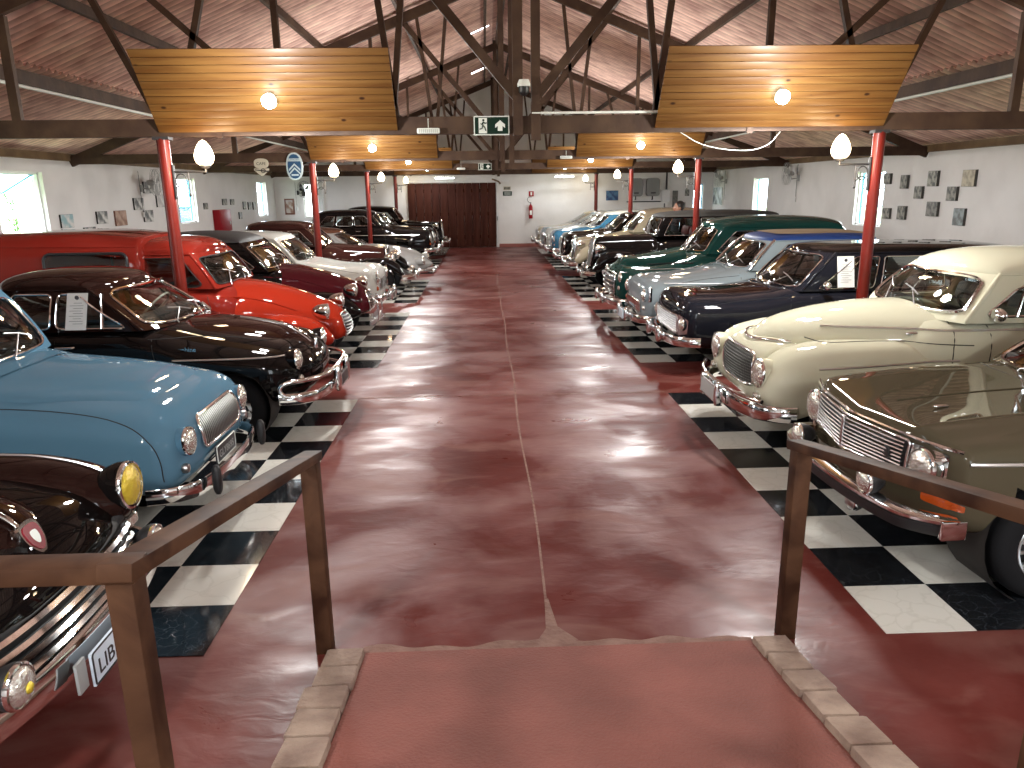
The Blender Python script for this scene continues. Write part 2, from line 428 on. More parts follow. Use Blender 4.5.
wall_x('wall_right', XR, .2, YF, YE+.2, WZ, WR)
b = MB()
def pcy(xa, xb, za, zb): b.box(((xa+xb)/2, YE+.1, (za+zb)/2), (xb-xa, .2, zb-za))
EW = [(-6.75,-6.2,1.2,2.42),(7.95,8.32,1.15,2.25)]
pcy(XL,-6.75,0,WZ); pcy(-6.75,-6.2,0,1.2); pcy(-6.75,-6.2,2.42,WZ); pcy(-6.2,7.95,0,WZ); pcy(7.95,8.32,0,1.15); pcy(7.95,8.32,2.25,WZ); pcy(8.32,XR,0,WZ)
b.poly([(XL,YE,WZ),(XR,YE,WZ),(XR,YE,2.86),(CX+5.9,YE,3.57),(CX,YE,roof_z(CX)-.03),(CX-5.9,YE,3.57),(XL,YE,2.86)], .2, (0,1,0))
b.box((-6.03,YE-.04,WZ/2),(.07,.08,WZ)); b.box((6.98,YE-.04,WZ/2),(.07,.08,WZ)); b.box((3.38,YE-.005,WZ/2),(.02,.01,WZ))
struct(b.build('wall_back', WALLM, smooth=False))
b = MB()
b.box(((XL-.8)/2,YF-.1,WZ/2+.3),(abs(XL)-.8,.2,WZ+.6)); b.box(((XR+1.5)/2,YF-.1,WZ/2+.3),(XR-1.5,.2,WZ+.6)); b.box((.35,YF-.1,3.17),(2.3,.2,.3))
b.poly([(XL,YF-.2,WZ),(XR,YF-.2,WZ),(XR,YF-.2,2.86),(CX+5.9,YF-.2,3.57),(CX,YF-.2,roof_z(CX)-.03),(CX-5.9,YF-.2,3.57),(XL,YF-.2,2.86)], .2, (0,1,0))
struct(b.build('wall_front', WALLM, smooth=False))
# baseboard strip on the back wall
struct(MB().box((4.6,YE-.012,.06),(8.1,.024,.12)).build('baseboard_back', mat('skirting_red',(.30,.10,.08),rough=.6), smooth=False))
# windows: blue sashes standing open outside
def window_x(n, x, sg, y0, y1, z0, z1, awning=False):
    e = empty('window_%d' % n, (x+sg*.1, (y0+y1)/2, z0)); struct(e)
    f = MB(); t = .035; w = y1-y0; h = z1-z0
    for (c, d) in (((0,-w/2+t/2,h/2),(.05,t,h)), ((0,w/2-t/2,h/2),(.05,t,h)), ((0,0,t/2),(.05,w,t)), ((0,0,h-t/2),(.05,w,t))): f.box(c, d)
    f.build('window_frame', WHITEP, e, smooth=False)
    s = MB()
    if awning:
        for k in range(1):
            za = h*.97
            for yy in (-w/2+.05, w/2-.05): s.beam((sg*.03,yy,za),(sg*.62,yy,za-.32), .025,.025)
            s.beam((sg*.62,-w/2+.05,za-.32),(sg*.62,w/2-.05,za-.32), .025,.025)
            s.beam((sg*.03,-w/2+.05,za),(sg*.03,w/2-.05,za), .025,.025)
    else:
        ya = w/2-.03   # casement leaf hinged on the far jamb, swung outwards
        for zz in (.05, h*.35, h*.68, h-.05): s.beam((sg*.05,ya,zz),(sg*.62,ya-.1,zz),.03,.03)
        for q in (0,1): s.beam((sg*(.05+.57*q),ya-.1*q,.05),(sg*(.05+.57*q),ya-.1*q,h-.05),.035,.035)
    s.build('window_sash', BLUEF, e, smooth=False)
    g = MB()
    if awning:
        for k in range(1):
            za = h*.97; g.add([(sg*.03,-w/2+.05,za),(sg*.03,w/2-.05,za),(sg*.62,w/2-.05,za-.32),(sg*.62,-w/2+.05,za-.32)], [[0,1,2,3]])
    else: g.add([(sg*.05,w/2-.03,.05),(sg*.62,w/2-.13,.05),(sg*.62,w/2-.13,h-.05),(sg*.05,w/2-.03,h-.05)], [[0,1,2,3]])
    g.build('window_pane', glass_mat('window_glass_%d' % n, (.92,.96,.98)), e, smooth=False)
for i, w in enumerate(WL): window_x(i+1, XL, -1, *w, awning=(i in (1,)))
for i, w in enumerate(WR): window_x(i+6, XR, 1, *w)
for i, (xa, xb, za, zb) in enumerate(EW):
    e = empty('window_%d' % (10+i), ((xa+xb)/2, YE+.1, za)); struct(e); f = MB(); w = xb-xa; h = zb-za
    for (c, d) in (((-w/2+.02,0,h/2),(.04,.05,h)), ((w/2-.02,0,h/2),(.04,.05,h)), ((0,0,.02),(w,.05,.04)), ((0,0,h-.02),(w,.05,.04)), ((0,0,h*.5),(w,.03,.03))): f.box(c, d)
    f.build('window_frame', BLUEF if i else WHITEP, e, smooth=False)
# ground outside and creeper beside the openings
g = MB().poly([(-60,-40,-.25),(60,-40,-.25),(60,90,-.25),(-60,90,-.25)])
g = tag(g.build('ground', GRASS, smooth=False), None, None); del g['label']; struct(g)
def ivy(x, y0, y1, z0, z1, n, label):
    b = MB(); r = random.Random(int(abs(x*10+y0*7)))
    for i in range(n):
        c = Vector((x+r.uniform(-.05,.05), r.uniform(y0,y1), r.uniform(z0,z1))); s = r.uniform(.02,.04)
        R = Matrix.Rotation(r.uniform(0,6.3),3,'Z') @ Matrix.Rotation(r.uniform(-1,1),3,'X')
        b.add([c+R@Vector(q)*s for q in ((0,-1,0),(.7,0,.1),(0,1,0),(-.7,0,.1))], [[0,1,2,3]])
    for k in range(4):
        yy = r.uniform(y0,y1); b.tube([(x, yy+.05*sin(q*2.1+k), -.25+q*(z1+.25)/8) for q in range(9)], .006, 5)
    tag(b.build('climbing_creeper', LEAF, smooth=False), label, 'creeper', kind='stuff')
ivy(-8.75, 14.25, 14.5, 1.2, 2.2, 260, 'green creeper hanging outside the left wall window nearest the camera')
ivy(-8.75, 21.3, 21.5, 1.2, 2.2, 160, 'green creeper hanging outside the second left wall window')
ivy(9.65, 17.3, 17.55, 1.0, 2.15, 200, 'green creeper hanging outside the nearer right wall window')
ivy(9.65, 24.0, 24.3, 1.0, 2.15, 200, 'green creeper hanging outside the farther right wall window')
bb = MB().lathe([(0,0),(.35,0),(.36,.02),(.36,.6),(.37,.62),(.36,.65),(.36,1.25),(.37,1.27),(.36,1.3),(0,1.3)], (-11.2,29.2,0), (0,0,1), 20).v
bb = MB(); bb.box((0,0,.85),(.9,1.6,1.7),None,.04); bb.box((0,0,1.73),(.98,1.7,.06),None,.02)
for q in (-.5,0,.5): bb.box((.46,q,.85),(.03,.06,1.6))
o = bb.build('water_tank', BLUEF2); o.location = (-9.9, 26.0, -.05)
tag(o, 'blue tank standing outside, seen low in the second left wall window', 'tank')

# roof: corrugated sheets, upper sheets overlap the lower run
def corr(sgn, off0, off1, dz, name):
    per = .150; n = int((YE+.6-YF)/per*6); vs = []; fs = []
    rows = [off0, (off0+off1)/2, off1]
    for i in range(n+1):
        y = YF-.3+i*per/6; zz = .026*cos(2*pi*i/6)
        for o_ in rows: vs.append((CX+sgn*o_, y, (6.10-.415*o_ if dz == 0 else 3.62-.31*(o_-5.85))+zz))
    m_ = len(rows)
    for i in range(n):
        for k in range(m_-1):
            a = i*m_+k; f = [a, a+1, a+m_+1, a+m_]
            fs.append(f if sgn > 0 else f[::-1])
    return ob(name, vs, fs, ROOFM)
SLITS = [13.75, 19.75, 25.8, 7.9]
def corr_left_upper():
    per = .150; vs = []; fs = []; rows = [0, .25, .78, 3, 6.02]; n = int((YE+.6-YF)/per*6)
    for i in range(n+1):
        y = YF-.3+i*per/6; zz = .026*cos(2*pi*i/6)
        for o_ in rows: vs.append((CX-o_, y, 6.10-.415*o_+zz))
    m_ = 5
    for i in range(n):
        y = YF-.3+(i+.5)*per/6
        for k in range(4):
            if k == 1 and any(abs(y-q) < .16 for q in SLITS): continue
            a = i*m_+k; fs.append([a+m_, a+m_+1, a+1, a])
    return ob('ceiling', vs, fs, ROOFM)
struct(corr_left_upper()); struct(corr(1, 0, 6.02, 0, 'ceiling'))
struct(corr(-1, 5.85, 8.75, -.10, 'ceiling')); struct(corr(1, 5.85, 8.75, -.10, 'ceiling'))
# purlins and wall plates
for sg in (-1, 1):
    for off in (.35, 1.9, 3.35, 4.75):
        x = CX+sg*off; z = roof_z(x)-.085
        p = MB().beam((x,YF,z),(x,YE,z),.06,.11)
        struct(p.build('ceiling', DARKWOOD, smooth=False))
    x = CX+sg*5.93; z = roof_z(x)-.17
    struct(MB().beam((x,YF,z),(x,YE,z),.07,.16).build('ceiling', DARKWOOD, smooth=False))
    struct(MB().tube([(x-sg*.02,YF,z-.105),(x-sg*.02,YE,z-.105)],.022,8).build('ceiling', SIGNW))
    x = XL+.06 if sg < 0 else XR-.06
    struct(MB().beam((x,YF,WZ+.065),(x,YE,WZ+.065),.14,.13).build('trim_%d' % (3 if sg < 0 else 4), OLIVEWOOD, smooth=False))
struct(MB().beam((CX,YF,5.97),(CX,YE,5.97),.12,.2).build('ceiling', DARKWOOD, smooth=False))

# trusses
TY = [1.3, 8.0, 14.7, 21.4, 28.1]
def truss(y):
    e = empty('roof_truss', (CX, y, 2.66))
    zt = .085
    MB().beam((-8.1,0,zt),(8.1,0,zt),.09,.17).build('tie_beam', DARKWOOD, e, smooth=False)
    for sg in (-1,1):
        a = (sg*8.15,0,6.10-.415*8.15-2.66-.02); b_ = (sg*.02,0,6.10-2.66-.26)
        MB().beam(a, b_, .07, .17).build('rafter', DARKWOOD, e, smooth=False)
        def rz_(o_): return 6.10-.415*o_-2.66-.27
        W_ = [(5.1,.0,5.1,None,.09),(3.68,.12,4.3,None,.06),(2.4,.15,4.0,None,.06),(3.52,.12,2.95,None,.06),(2.47,.12,2.47,None,.06),(1.32,.15,1.62,None,.06),(1.36,.15,1.05,None,.06),(.08,.33,1.9,None,.09)]
        for (o0, z0, o1, _, w) in W_:
            MB().beam((sg*o0,.02,z0),(sg*o1,.02,rz_(o1)+.08),w,.06,up=Vector((0,1,0))).build('strut', DARKWOOD, e, smooth=False)
    MB().beam((-.09,-.03,-.02),(-.09,-.03,3.3),.10,.07,up=Vector((0,1,0))).build('king_post', DARKWOOD, e, smooth=False)
    MB().beam((.09,-.03,-.02),(.09,-.03,3.3),.09,.07,up=Vector((0,1,0))).build('king_post', DARKWOOD, e, smooth=False)
    for (c, d) in (((.09,-.075,.1),(.10,.012,.34)), ((-3.1,-.052,.08),(.06,.012,.2)), ((2.3,-.052,.08),(.06,.012,.2))):
        MB().box(c, d).build('strap', DARKWOOD, e, smooth=False)
    return e
ord_ = ['', 'nearest', 'second', 'third', 'farthest']
for i, y in enumerate(TY):
    t = truss(y)
    tag(t, ('dark timber roof truss, ' + ord_[i] + ' of the four in view') if i else 'dark timber roof truss overhead behind the camera view, above the ramp', 'truss', 'timber roof trusses')
# conduit pipe lying along the nearest truss
tag(MB().tube([(.5,7.93,2.853),(2.2,7.93,2.856),(4.1,7.93,2.853)],.014,8).build('electric_conduit', SIGNW), 'thin white conduit on the nearest tie beam, right of the king post', 'conduit')
# posts, lamps, panels
side_nm = {-1:'left', 1:'right'}
def post(x, y, sg, lab, glab, first=None):
    e = empty('support_post', (x, y, 0)); tag(e, lab, 'post', 'round red roof posts')
    MB().lathe([(.062,0),(.062,2.64)], (0,0,0), (0,0,1), 20).build('pole', RED_POST, e)
    MB().box((0,0,.006),(.2,.2,.012)).build('base_plate', RED_POST, e, smooth=False)
    MB().box((0,0,2.645),(.16,.12,.03)).build('top_plate', IRON, e, smooth=False)
    L = empty('globe_lamp', (x-sg*.065, y, 2.1)); tag(L, glab, 'lamp', 'egg shaped globe lamps on the posts')
    d = -sg
    MB().box((d*.006,0,.12),(.012,.05,.34),None,.003).build('wall_plate', IRON, L)
    a = MB(); a.tube([(0,0,.22),(d*.33,0,.22)],.011,8); a.tube([(d*.33,0,.215),(d*.33,0,.25)],.012,8)
    a.tube([(d*.15,0,.22),(d*.15,0,.0)],.007,6); a.ell((d*.15,0,-.01),(.014,.014,.018))
    a.tube([(d*(.075+.055*cos(q*pi/10)),0,.13+.07*sin(q*pi/10)) for q in range(20)],.006,6,closed=True)
    a.tube([(d*(.01+.13*q/8),0,.05+.05*sin(q*pi/8)) for q in range(9)],.006,6)
    a.lathe([(0,0),(.035,0),(.06,.025),(.062,.035),(0,.035)],(d*.33,0,.25),(0,0,1),16)
    a.build('bracket', IRON, L)
    prof = [(.052,.0),(.080,.025),(.095,.065),(.095,.10),(.080,.15),(.057,.195),(.032,.228),(0,.245)]
    MB().lathe(prof,(d*.33,0,.283),(0,0,1),20).build('globe', GLOBE, L)
pn = ['nearest', 'second', 'third', 'farthest', 'unseen overhead']  # overhead panels and bulbs are out of view, added to light the ramp
for i, y in enumerate(TY[1:]+TY[:1]):
    for sg in (-1, 1):
        x = CX+sg*3.68
        if y > 2: post(x, y-.03, sg, 'round red steel post, %s of the %s row' % (pn[i], side_nm[sg]),
             'lit egg shaped globe lamp on the %s red post of the %s row' % (pn[i], side_nm[sg]))
        # tilted pine panel with a bulb
        p = empty('ceiling_panel', (CX+sg*2.5, y-.06, 2.70)); xa = .0
        tag(p, 'tilted panel of pine boards hung before the %s truss on the %s' % (pn[i], side_nm[sg]), 'panel', 'tilted pine panels under the roof')
        b = MB(); nb = 11; Ht = sqrt(.68**2+.52**2) if i == 0 else .66; an = atan2(.68,.5); ht = Ht/nb
        for k in range(nb):
            s0 = k*ht; sm = s0+ht/2
            c = Vector((0, -cos(an)*sm, sin(an)*sm))
            R = Matrix.Rotation(pi-an, 3, 'X')
            b.box(c, (2.38, ht-.004, .012), R, .003)
        b.build('pine_boards', PINE, p)
        bk = MB()
        for q in (-1.0, 0, 1.0): bk.beam((q,-.0,.03),(q,-cos(an)*Ht*.95,sin(an)*Ht*.95+.03),.05,.03)
        bk.build('batten', DARKWOOD, p, smooth=False)
        sl = Ht*.46; bc = Vector((CX+sg*2.47+(.02 if sg > 0 else -.02), y-.06-cos(an)*sl, 2.70+sin(an)*sl)); nn = Vector((0,-sin(an),-cos(an)))
        B = empty('led_bulb', tuple(bc)); tag(B, 'bright white round bulb in the pine panel before the %s truss on the %s' % (pn[i], side_nm[sg]), 'bulb', 'round bulbs in the pine panels')
        MB().lathe([(0,.0),(.03,.0),(.03,.045),(0,.045)],nn*.004,nn,12).build('socket', SIGNW, B)
        MB().lathe([(.03,.045),(.06,.075),(.072,.11),(.060,.145),(.032,.168),(0,.174)],nn*.004,nn,16).build('bulb', LEDM, B)
# ================================================================== CAR TOOLS  (local frame: nose at x=0 pointing +x, y to the car's left, z up)
def curve(keys):
    """monotone cubic through (x, v) keys"""
    k = sorted(keys); n = len(k); X = [a[0] for a in k]; V = [a[1] for a in k]
    if n == 1: return lambda x: V[0]
    d = [(V[i+1]-V[i])/(X[i+1]-X[i]) for i in range(n-1)]
    m = [d[0]] + [0 if d[i-1]*d[i] <= 0 else 2*d[i-1]*d[i]/(d[i-1]+d[i]) for i in range(1, n-1)] + [d[-1]]
    def f(x):
        if x <= X[0]: return V[0]
        if x >= X[-1]: return V[-1]
        i = 0
        while x > X[i+1]: i += 1
        h = X[i+1]-X[i]; t = (x-X[i])/h
        return V[i]*(2*t**3-3*t*t+1)+V[i+1]*(3*t*t-2*t**3)+h*(m[i]*(t**3-2*t*t+t)+m[i+1]*(t**3-t*t))
    return f
def cst(v): return curve(v) if isinstance(v, (list, tuple)) else (lambda x, v=v: v)
def rnd_end(t, p):
    t = max(0.0, min(1.0, t)); return (1-(1-t)**p)**(1.0/p)
class Loft:
    """superelliptic body between x1 (rear) and x0 (front)"""
    def __init__(s, x0, x1, top, bot, wid, yc=0, mid=.6, nu=3.0, nd=4.0, rf=(.35,2.2), rfz=(.2,2.4), rr=(.4,2.2), rrz=(.3,2.2), zn=None, zr=None, seg=44, dx=.045, crown=None):
        s.p = (x0, x1); T, B, Wd, YC, MI, NU, ND = map(cst, (top, bot, wid, yc, mid, nu, nd))
        L = x0-x1; N = max(12, int(L/dx)); xs = []
        for i in range(N+1):
            t = i/N; xs.append(t)
        # cluster near the ends
        ext = [.0015,.006,.014,.028]
        xs = [0]+[e*1.0 for e in ext if e < 1/N*1.5]+xs[1:-1]+[1-e for e in reversed(ext) if e < 1/N*1.5]+[1]
        xs = sorted(set(xs)); s.v = []; s.f = []; s.seg = seg; s.n = len(xs)
        for t in xs:
            x = x0 - t*L; df = t*L; dr = (1-t)*L
            ew = rnd_end(df/rf[0], rf[1])*rnd_end(dr/rr[0], rr[1])
            e1 = rnd_end(df/rfz[0], rfz[1]); e2 = rnd_end(dr/rrz[0], rrz[1])
            W_ = Wd(x)*max(ew, .02); t_, b_ = T(x), B(x)
            if zn is not None: t_ = zn+(t_-zn)*max(e1,.02); b_ = zn-(zn-b_)*max(e1,.02)
            if zr is not None: t_ = zr+(t_-zr)*max(e2,.02); b_ = zr-(zr-b_)*max(e2,.02)
            zm = b_+(t_-b_)*MI(x); nu_, nd_ = NU(x), ND(x)
            for k in range(seg):
                a = 2*pi*k/seg; ca, sa = cos(a), sin(a)
                n_ = nu_ if sa >= 0 else nd_
                yy = math.copysign(abs(ca)**(2/n_), ca)*W_; zz = math.copysign(abs(sa)**(2/n_), sa)
                zz = zm + zz*((t_-zm) if sa >= 0 else (zm-b_))
                s.v.append(Vector((x, YC(x)+yy, zz)))
        for i in range(s.n-1):
            for k in range(seg):
                k2 = (k+1) % seg; s.f.append([i*seg+k, i*seg+k2, (i+1)*seg+k2, (i+1)*seg+k])
        s.f.append(list(range(seg))); s.f.append([(s.n-1)*seg+k for k in range(seg)][::-1])
        s.full = (list(s.v), list(s.f))
    def arch(s, cx, cz, r, ymin=.3):
        for v in s.v:
            if abs(v.y) > ymin:
                d = sqrt((v.x-cx)**2+(v.z-cz)**2)
                if abs(d-r) < .035 and d > 1e-3: v.x = cx+(v.x-cx)*r/d; v.z = cz+(v.z-cz)*r/d
        keep = []
        for f in s.f:
            c = sum((s.v[i] for i in f), Vector())/len(f)
            if abs(c.y) > ymin and sqrt((c.x-cx)**2+(c.z-cz)**2) < r: continue
            keep.append(f)
        s.f = keep; return s
    def mirror(s):
        m = Loft.__new__(Loft); m.v = [Vector((v.x,-v.y,v.z)) for v in s.v]; m.f = [f[::-1] for f in s.f]; m.seg = s.seg; m.n = s.n
        m.full = ([Vector((v.x,-v.y,v.z)) for v in s.full[0]], [f[::-1] for f in s.full[1]]); return m
    def build(s, name, m, parent): return ob(name, s.v, s.f, m, parent)
class Surf:
    def __init__(s, *lofts):
        V = []; Fc = []
        for l in lofts:
            v, f = (l.full if hasattr(l, 'full') else l); b = len(V); V += [tuple(q) for q in v]; Fc += [[i+b for i in g] for g in f]
        s.t = BVHTree.FromPolygons(V, Fc)
    def front(s, y, z, d=0): 
        h = s.t.ray_cast(Vector((3, y, z)), Vector((-1,0,0)))
        return Vector((h[0].x+d, y, z)) if h[0] else None
    def side(s, x, z, sg, d=0):
        h = s.t.ray_cast(Vector((x, sg*3, z)), Vector((0,-sg,0)))
        return Vector((x, h[0].y+sg*d, z)) if h[0] else None
    def top(s, x, y, d=0):
        h = s.t.ray_cast(Vector((x, y, 4)), Vector((0,0,-1)))
        return Vector((x, y, h[0].z+d)) if h[0] else None
def dense(pts, step=.05, closed=False):
    out = []; n = len(pts)
    for i in range(n if closed else n-1):
        a, b = pts[i], pts[(i+1) % n]; L = sqrt(sum((p-q)**2 for p, q in zip(a, b))); k = max(1, int(L/step))
        for j in range(k): out.append(tuple(p+(q-p)*j/k for p, q in zip(a, b)))
    if not closed: out.append(tuple(pts[-1]))
    return out
def smooth2(pts, closed=False, it=2):
    for _ in range(it):
        q = []; n = len(pts)
        rng = range(n) if closed else range(n-1)
        if not closed: q.append(pts[0])
        for i in rng:
            a, b = pts[i], pts[(i+1) % n]
            q.append(tuple(.75*u+.25*w for u, w in zip(a, b))); q.append(tuple(.25*u+.75*w for u, w in zip(a, b)))
        if not closed: q.append(pts[-1])
        pts = q
    return pts
def rrect(y0, y1, z0, z1, r, n=5):
    out = []
    for (cx, cy, a0) in ((y1-r,z1-r,0),(y0+r,z1-r,pi/2),(y0+r,z0+r,pi),(y1-r,z0+r,1.5*pi)):
        for k in range(n+1):
            a = a0+pi/2*k/n; out.append((cx+r*cos(a), cy+r*sin(a)))
    return out
def pip(p, poly):
    x, y = p; c = False; n = len(poly)
    for i in range(n):
        x1, y1 = poly[i]; x2, y2 = poly[i-1]
        if (y1 > y) != (y2 > y) and x < (x2-x1)*(y-y1)/(y2-y1)+x1: c = not c
    return c
def fill2(poly, step=.05):
    """triangulate a 2D outline with inner points"""
    xs = [p[0] for p in poly]; ys = [p[1] for p in poly]; pts = [Vector(p) for p in poly]; n = len(poly)
    nx = int((max(xs)-min(xs))/step)+1; ny = int((max(ys)-min(ys))/step)+1
    for i in range(1, nx):
        for j in range(1, ny):
            q = (min(xs)+(max(xs)-min(xs))*i/nx, min(ys)+(max(ys)-min(ys))*j/ny)
            if pip(q, poly) and min((q[0]-p[0])**2+(q[1]-p[1])**2 for p in poly) > (step*.3)**2: pts.append(Vector(q))
    v, e, f, *_ = delaunay_2d_cdt(pts, [(i, (i+1) % n) for i in range(n)], [], 0, 1e-5)
    fs = [list(t) for t in f if pip((sum(v[i].x for i in t)/3, sum(v[i].y for i in t)/3), poly)]
    return v, fs
def patch(proj, poly, d, step=.05):
    """mesh of a 2D outline laid on a surface by proj(u, v, d)"""
    v, f = fill2(poly, step); P = []
    last = None
    for q in v:
        h = proj(q.x, q.y, d)
        if h is None: h = last
        P.append(h); last = h or last
    ok = next((p for p in P if p is not None), Vector())
    return [p if p is not None else ok for p in P], f
def line_on(proj, pts, d, r, mb, closed=False, step=.05, seg=6):
    P = [proj(*q, d) for q in dense(pts, step, closed)]; P = [p for p in P if p is not None]
    if len(P) > 1: mb.tube(P, r, seg, closed=closed)
class Cabin:
    """greenhouse: pillars band with real openings, glass and roof. t: 0 front .. 1 rear, h: 0 belt .. 1 gutter"""
    def __init__(s, zb, z1, xf, xr, W, bow=.12, bowr=.15, bulge=.02, zroof=1.5, cr=(2.6,2.6), ov=.0, belt=None, pf=2.4):
        s.zb, s.z1, s.xf, s.xr, s.W, s.bow, s.bowr, s.bulge, s.zroof, s.cr, s.pf = zb, z1, xf, xr, W, bow, bowr, bulge, zroof, cr, pf
        s.taper = ov; s.belt = belt
    def w(s, h, t=.5): return (s.W[0]+(s.W[1]-s.W[0])*h + s.bulge*4*h*(1-h))*(1 - s.taper*(2*abs(t-.4))**3)
    def z(s, h): return s.zb+(s.z1-s.zb)*h
    def XF(s, h): return s.xf[0]+(s.xf[1]-s.xf[0])*h + .02*4*h*(1-h)
    def XR(s, h): return s.xr[0]+(s.xr[1]-s.xr[0])*h - .02*4*h*(1-h)
    def F(s, v, h, d=0):
        n = Vector((s.z1-s.zb, 0, -(s.xf[1]-s.xf[0]))).normalized() if s.xf[0] != s.xf[1] else Vector((1,0,0))
        return Vector((s.XF(h)-s.bow*abs(v)**s.pf, s.w(h,0)*v, s.z(h))) + n*d
    def B(s, v, h, d=0): return Vector((s.XR(h)+s.bowr*abs(v)**s.pf-d, s.w(h,1)*v, s.z(h)))
    def Sd(s, t, h, sg, d=0):
        return Vector((s.X(t, h), sg*(s.w(h,t)+d), s.z(h)))
    def X(s, t, h):
        a = s.XF(0)-s.bow; b = s.XR(0)+s.bowr
        return a+(b-a)*t+(s.XF(h)-s.XF(0))*max(0,1-t/.40)+(s.XR(h)-s.XR(0))*max(0,1-(1-t)/.40)
    def band(s, fn, holes, u0, u1, nu, flip):
        pts = []; edges = []
        for i in range(nu+1):
            for j in range(9):
                p = (u0+(u1-u0)*i/nu, j/8)
                if all(not pip(p, H) for H in holes): pts.append(Vector(p))
        for H in holes:
            b = len(pts); pts += [Vector(q) for q in H]; edges += [(b+i, b+(i+1) % len(H)) for i in range(len(H))]
        v, e, f, *_ = delaunay_2d_cdt(pts, edges, [], 0, 1e-6)
        V = [fn(q.x, q.y) for q in v]; out = []
        for t in f:
            c = (sum(v[i].x for i in t)/3, sum(v[i].y for i in t)/3)
            if any(pip(c, H) for H in holes): continue
            out.append(list(t)[::-1] if flip else list(t))
        return V, out
    def build(s, root, pm, ws, sides, rw=None, trim=CHROME, tr=.009, glass=GLASS, roof_m=None, name='cabin_frame', split=False, pr=.018, drip=True, roof_profile=None):
        """ws: outline in (v,h); sides: list of outlines in (t,h)"""
        mb = MB()
        V, Fc = s.band(lambda u, h: s.F(u, h), [ws], -1, 1, 16, False); mb.add(V, Fc)
        V, Fc = s.band(lambda u, h: s.B(u, h), [rw] if rw else [], -1, 1, 12, True); mb.add(V, Fc)
        for sg in (-1, 1):
            V, Fc = s.band(lambda u, h: s.Sd(u, h, sg), sides, 0, 1, 20, sg < 0); mb.add(V, Fc)
            mb.tube([s.F(sg, h/8)-Vector((pr*.6, sg*pr*.6, 0)) for h in range(9)], pr, 8)
        mb.build(name, pm, root)
        # roof
        N, K = 20, 24; vs = []; fs = []
        for i in range(N+1):
            uu = .5-.5*cos(pi*i/N)
            for k in range(K+1):
                v = sin(pi*(k/K-.5)); a = s.XF(1)-s.bow*abs(v)**s.pf; b = s.XR(1)+s.bowr*abs(v)**s.pf
                c = (1-abs(2*uu-1)**s.cr[0])**(1/s.cr[0])*(1-abs(v)**s.cr[1])**(1/s.cr[1])
                zr = s.zroof
                if roof_profile: zr = s.z1+(s.zroof-s.z1)*roof_profile(uu)
                vs.append(Vector((a+(b-a)*uu, s.w(1,uu)*v, s.z1+(zr-s.z1)*c)))
        for i in range(N):
            for k in range(K): q = i*(K+1)+k; fs.append([q, q+1, q+K+2, q+K+1])
        s.roof = (vs, fs)
        ob('roof', vs, fs, roof_m or pm, root)
        # glass
        def pane(fn, poly, nm):
            V, Fc = patch(fn, poly, -.006, .12); ob(nm, V, Fc, glass, root)
        pane(lambda u, h, d: s.F(u, h, d), ws, 'windshield')
        if rw: pane(lambda u, h, d: s.B(u, h, d), rw, 'rear_window')
        for sg in (-1, 1):
            for H in sides: pane(lambda u, h, d, sg=sg: s.Sd(u, h, sg, d), H, 'side_window')
        if trim:
            b = MB(); b.tube([s.F(*q, .004) for q in dense(ws, .08, True)], tr, 6, closed=True)
            b.build('windshield_trim', trim, root)
            for sg in (-1, 1):
                b = MB()
                for H in sides: b.tube([s.Sd(q[0], q[1], sg, .003) for q in dense(H, .06, True)], tr*.7, 6, closed=True)
                b.build('window_trim', trim, root)
        if drip:
            for sg in (-1, 1):
                b = MB(); b.tube([s.Sd(t/16, 1, sg, .006) for t in range(17)], .009, 6); b.build('rain_gutter', drip if not isinstance(drip, bool) else pm, root)
    def interior(s, root, seat=SEATG, wheel=BLACKP, side=1, inset=.05, wheelx=None, lift=.015):
        """dark tub, dash, seats and steering wheel; side=+1 left-hand drive"""
        b = MB(); pts = []
        for k in range(17): v = -1+2*k/16; p = s.F(v*.97, 0); pts.append(Vector((p.x-inset, p.y*.96, s.zb+lift)))
        for k in range(17): v = 1-2*k/16; p = s.B(v*.97, 0); pts.append(Vector((p.x+inset, p.y*.96, s.zb+lift)))
        b.poly(pts); b.build('cabin_floor', DARKIN, root, smooth=False)
        xm = s.xf[0]-s.bow
        MB().box((xm-.12, 0, s.zb+.035),(.2, s.W[0]*1.75, .07),None,.02).build('dashboard', DARKIN, root)
        H = s.z1-s.zb
        for q in (-1, 1):
            MB().box((xm-.85, q*s.W[0]*.5, s.zb+H*.2),(.14, s.W[0]*.86, H*.5),Matrix.Rotation(-.2,3,'Y'),.05).build('front_seat', seat, root)
        if s.xr[0]+s.bowr < xm-1.7:
            MB().box((s.xr[0]+s.bowr+.45, 0, s.zb+H*.16),(.16, s.W[0]*1.7, H*.42),Matrix.Rotation(-.2,3,'Y'),.05).build('rear_seat', seat, root)
        cx = wheelx or (xm-.34); c = Vector((cx, side*s.W[0]*.5, s.zb+.03)); ax = Vector((-.75,0,.66)).normalized(); e1 = Vector((0,1,0)); e2 = ax.cross(e1)
        w_ = MB(); w_.tube([c+(e1*cos(a)+e2*sin(a))*.2 for a in [2*pi*k/28 for k in range(28)]], .011, 8, closed=True)
        for a in (pi/2, pi*7/6, -pi/6): w_.tube([c-ax*.03, c+(e1*cos(a)+e2*sin(a))*.2], .009, 6)
        w_.tube([c-ax*.02, c-ax*.3], .018, 8); w_.build('steering_wheel', wheel, root)
